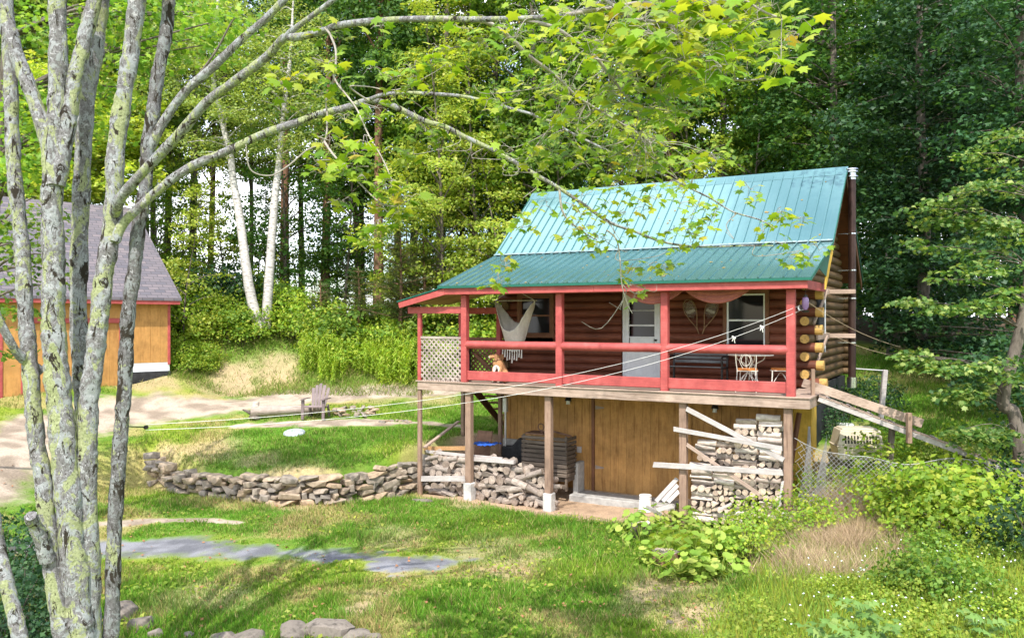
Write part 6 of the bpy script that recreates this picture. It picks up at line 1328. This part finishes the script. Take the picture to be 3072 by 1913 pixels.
# ------------------------------------------------------------------ grass
def blades(name, x, y, h, w, C, lean, rg, label, mat='blade'):
    n = len(x); z = T(x, y); a = rg.uniform(0, 2*np.pi, n); dx, dy = np.cos(a)*w, np.sin(a)*w; lx = rg.normal(0, 1, n)*lean*h; ly = rg.normal(0, 1, n)*lean*h
    V = np.stack([np.stack([x-dx, y-dy, z-.01], -1), np.stack([x+dx, y+dy, z-.01], -1), np.stack([x+lx, y+ly, z+h], -1)], 1)
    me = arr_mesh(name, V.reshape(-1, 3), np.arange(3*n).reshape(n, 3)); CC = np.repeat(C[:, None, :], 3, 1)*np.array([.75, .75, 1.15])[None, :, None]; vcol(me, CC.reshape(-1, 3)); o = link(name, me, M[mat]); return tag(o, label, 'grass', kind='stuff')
rg = np.random.RandomState(9); n = 620000
y = 9.3+(28.5-9.3)*rg.rand(n)**1.35; x = (rg.rand(n)*2-1)*(.64*y+.4)
hx_, hy_ = hloc(x, y); ok = ~((hx_ > -.25) & (hx_ < 7.7) & (hy_ > 1.0) & (hy_ < 6.8)) & ~((hx_ > -1.3) & (hx_ < 2.2) & (hy_ > -.05) & (hy_ < 1.2)) & ~((hx_ > 5.2) & (hx_ < 7.2) & (hy_ > -.05) & (hy_ < 1.2))
c, dm, dr = gcol(x, y); pm_ = np.zeros(n); fmin = np.full(n, 9.)
for CA, edge, seed, thin in CLINES:
    ff = pathf(x, y, CA, edge, seed, thin); fmin = np.minimum(fmin, ff); pm_ = np.maximum(pm_, (1-sstep(.55, 1.2, ff))*(1. if seed < 3 else .985))
keep = rg.rand(n) > np.clip(dm*1.05+dr*.35+pm_*1.02, 0, 1.); wl = np.abs(y-wally(x)+.1) < .22; keep &= ~(wl & (x > -9.4) & (x < -1.8)); ok &= keep
fmin = fmin[ok]; x, y, c, dr = x[ok], y[ok], c[ok], dr[ok]; tuft = sstep(.45, .75, fbm(x, y, 2.2, 3)); h = (.025+.06*rg.rand(len(x)))*(1+1.3*tuft)*(.35+.65*sstep(.9, 2.0, fmin))
gr = np.stack([.06+.11*rg.rand(len(x)), .205+.12*rg.rand(len(x)), .012+.016*rg.rand(len(x))], -1); dryc = np.array([.44, .36, .15])*(.7+.5*rg.rand(len(x)))[:, None]; q_ = (rg.rand(len(x)) < (.10+.55*dr))[:, None]
cb = np.where(q_, dryc, gr*.6+c*.55)*(.62+.72*rg.rand(len(x)))[:, None]
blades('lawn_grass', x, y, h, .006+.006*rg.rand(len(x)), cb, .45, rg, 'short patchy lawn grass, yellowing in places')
n = 60000; d = rg.uniform(9.2, 15.5, n); px = rg.uniform(1950, 3120, n); x = (px-CX)/F*d; ok = (px > 2050+(d-9)*70+rg.normal(0, 60, n)) | (d > 14.2); hx_, hy_ = hloc(x, d); ok &= ~((hy_ > -.15) & (hx_ < 7.5)); x, d = x[ok], d[ok]
gr = np.stack([.20+.18*rg.rand(len(x)), .31+.14*rg.rand(len(x)), .03+.05*rg.rand(len(x))], -1)
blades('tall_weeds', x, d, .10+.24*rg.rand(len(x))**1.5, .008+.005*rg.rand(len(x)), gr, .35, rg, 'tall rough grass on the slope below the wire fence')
n = 46000; a = rg.uniform(0, 6.28, n); q_ = rg.rand(n)**.8; px = 2540+215*q_*np.cos(a)+rg.normal(0, 60, n); d = 14.3+2.1*q_*np.sin(a)+rg.normal(0, .2, n); x = (px-CX)/F*d; tb = rg.rand(n)[:, None]; tan_ = np.array([.49, .37, .245])*(.6+.85*tb); kk = fbm(px*.02, d*2., 1., 3) > .30+.25*rg.rand(n); px, d, tan_ = px[kk], d[kk], tan_[kk]; n2_ = 14000; px = np.r_[px, rg.normal(2545, 50, n2_)]; d = np.r_[d, rg.normal(15.7, .55, n2_)]; tan_ = np.r_[tan_, np.array([.47, .375, .24])*(.7+.75*rg.rand(n2_)[:, None])]; n = len(px)
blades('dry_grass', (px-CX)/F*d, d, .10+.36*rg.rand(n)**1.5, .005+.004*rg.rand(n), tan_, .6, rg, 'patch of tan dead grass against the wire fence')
n = 26000; px = rg.uniform(500, 1300, n); d = rg.uniform(26.8, 30.5, n); x = (px-CX)/F*d; c, dm, dr = gcol(x, d); ok = rg.rand(n) > dm*1.25; x, d = x[ok], d[ok]; k = rg.rand(len(x))[:, None]; gr = np.where(k < .3, np.array([.42, .35, .16]), np.array([.20, .31, .04]))*(.7+.5*rg.rand(len(x)))[:, None]
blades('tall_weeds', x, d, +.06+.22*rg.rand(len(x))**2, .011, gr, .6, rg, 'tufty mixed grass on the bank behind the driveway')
n = 40000; d = rg.uniform(17, 33, n); x = 7.2+rg.rand(n)*(.66*d-7.2+1); hx_, hy_ = hloc(x, d); ok = (hx_ > 8.2); x, d = x[ok], d[ok]; gr = np.stack([.09+.07*rg.rand(len(x)), .20+.09*rg.rand(len(x)), .02+.02*rg.rand(len(x))], -1)
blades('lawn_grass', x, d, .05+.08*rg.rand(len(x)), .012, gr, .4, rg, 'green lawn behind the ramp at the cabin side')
# broad leaved weeds in the lawn
n = 9000; y = rg.uniform(9.6, 18, n); x = (rg.rand(n)*2-1)*.62*y; k = (fbm(x+9, y-4, 1.1, 3) > .50)
for CA, edge, seed, thin in CLINES: k &= pathf(x, y, CA, edge, seed, thin) > 1.2
hx_, hy_ = hloc(x, y); k &= hy_ < -.2; x, y = x[k], y[k]; nn_ = np.c_[rg.normal(0, .4, len(x)), rg.normal(-.2, .4, len(x)), np.ones(len(x))]
o = link('clover', leafmesh('clover', np.c_[x, y, T(x, y)+.03+.05*rg.rand(len(x))], nn_, .05+.05*rg.rand(len(x)), KITE, rg), M['lf_weed']); tag(o, 'low broad leaved weeds scattered through the lawn', 'weeds', kind='stuff')
n = 46000; d = rg.uniform(9.2, 14.5, n); px = rg.uniform(2000, 3100, n); x = (px-CX)/F*d; k = (fbm(x+2, d+8, 1.0, 4) > .40+.12*rg.rand(n)) & (px > 2080+(d-9)*75+rg.normal(0, 70, n)) & ~((px > 2370) & (px < 2730) & (d > 12.4)); x, d = x[k], d[k]; nn_ = np.c_[rg.normal(0, .5, len(x)), rg.normal(-.3, .5, len(x)), np.ones(len(x))]
o = link('ground_cover', leafmesh('ground_cover', np.c_[x, d, T(x, d)+.03+(.10+.34*fbm(x-3, d+1, 1.4, 3)**1.5)*rg.rand(len(x))], nn_, .03+.05*rg.rand(len(x)), KITE, rg), M['lf_weed']); tag(o, 'mixed leafy weeds covering the near slope', 'weeds', kind='stuff')
n = 120; d = rg.uniform(9.6, 13, n); px = rg.uniform(2350, 3050, n); x = (px-CX)/F*d; o = link('white_wildflower', leafmesh('white_wildflower', np.c_[x, d, T(x, d)+.25+.2*rg.rand(n)], np.c_[rg.normal(0, .4, n), -.5*np.ones(n), np.ones(n)], .035, KITE, rg), M['white']); tag(o, 'tiny white wildflowers sprinkled over the near slope', 'wildflowers', kind='stuff')

n = 900; y = rg.uniform(9.6, 19, n); x = (rg.rand(n)*2-1)*.62*y; hx_, hy_ = hloc(x, y); k = hy_ < -.1; x, y = x[k], y[k]; o = link('fallen_leaf', leafmesh('fallen_leaf', np.c_[x, y, T(x, y)+.04], np.c_[rg.normal(0, .4, len(x)), rg.normal(0, .4, len(x)), np.ones(len(x))], .05+.04*rg.rand(len(x)), STAR, rg), M['ear']); tag(o, 'scattered brown fallen leaves on the lawn', 'leaves', kind='stuff')
# ------------------------------------------------------------------ light, sky, camera
SUN_EL, SUN_AZ = R(53), R(8)                          # azimuth measured left of straight behind the viewer
sd_ = Vector((-math.sin(SUN_AZ)*math.cos(SUN_EL), -math.cos(SUN_AZ)*math.cos(SUN_EL), math.sin(SUN_EL)))
L_ = bpy.data.lights.new('sun', 'SUN'); L_.energy = 3.1; L_.angle = R(.55); L_.color = (1, .95, .86); lo = bpy.data.objects.new('sun', L_); col.objects.link(lo); lo.rotation_euler = (-sd_).to_track_quat('-Z', 'Y').to_euler()
w = bpy.data.worlds.new('World'); sc.world = w; w.use_nodes = True; N = w.node_tree.nodes; L = w.node_tree.links; bg = N['Background']
sky = N.new('ShaderNodeTexSky'); sky.sky_type = 'NISHITA'; sky.sun_disc = False; sky.sun_elevation = SUN_EL; sky.sun_rotation = R(180)+SUN_AZ; sky.air_density = 1.; sky.dust_density = 1.2; sky.ozone_density = 1.2
tc = N.new('ShaderNodeTexCoord'); mp = N.new('ShaderNodeMapping'); mp.inputs['Scale'].default_value = (1, 1, 1.8); nz = N.new('ShaderNodeTexNoise'); nz.inputs['Scale'].default_value = 2.6; nz.inputs['Detail'].default_value = 8; nz.inputs['Roughness'].default_value = .58
L.new(tc.outputs['Generated'], mp.inputs[0]); L.new(mp.outputs[0], nz.inputs['Vector']); rp = ramp(N, [(.44, (0, 0, 0)), (.60, (1, 1, 1))]); L.new(nz.outputs[0], rp.inputs[0])
L.new(mixc(N, L, rp.outputs[0], sky.outputs[0], (9.5, 9.8, 10.4)), bg.inputs[0]); bg.inputs[1].default_value = .15
cam = bpy.data.cameras.new('camera'); co = bpy.data.objects.new('camera', cam); col.objects.link(co); sc.camera = co
co.location = (0, 0, CZ); co.rotation_euler = (R(90), 0, 0); cam.sensor_width = 36; cam.lens = F/3072*36; cam.shift_y = (YH-956.5)/3072; cam.clip_start = .1; cam.clip_end = 2000
vs = sc.view_settings; vs.view_transform = 'Standard'; vs.look = 'None'; vs.exposure = 1.0; vs.gamma = 1
sc.cycles.max_bounces = 7; sc.cycles.transparent_max_bounces = 8; sc.cycles.use_denoising = True
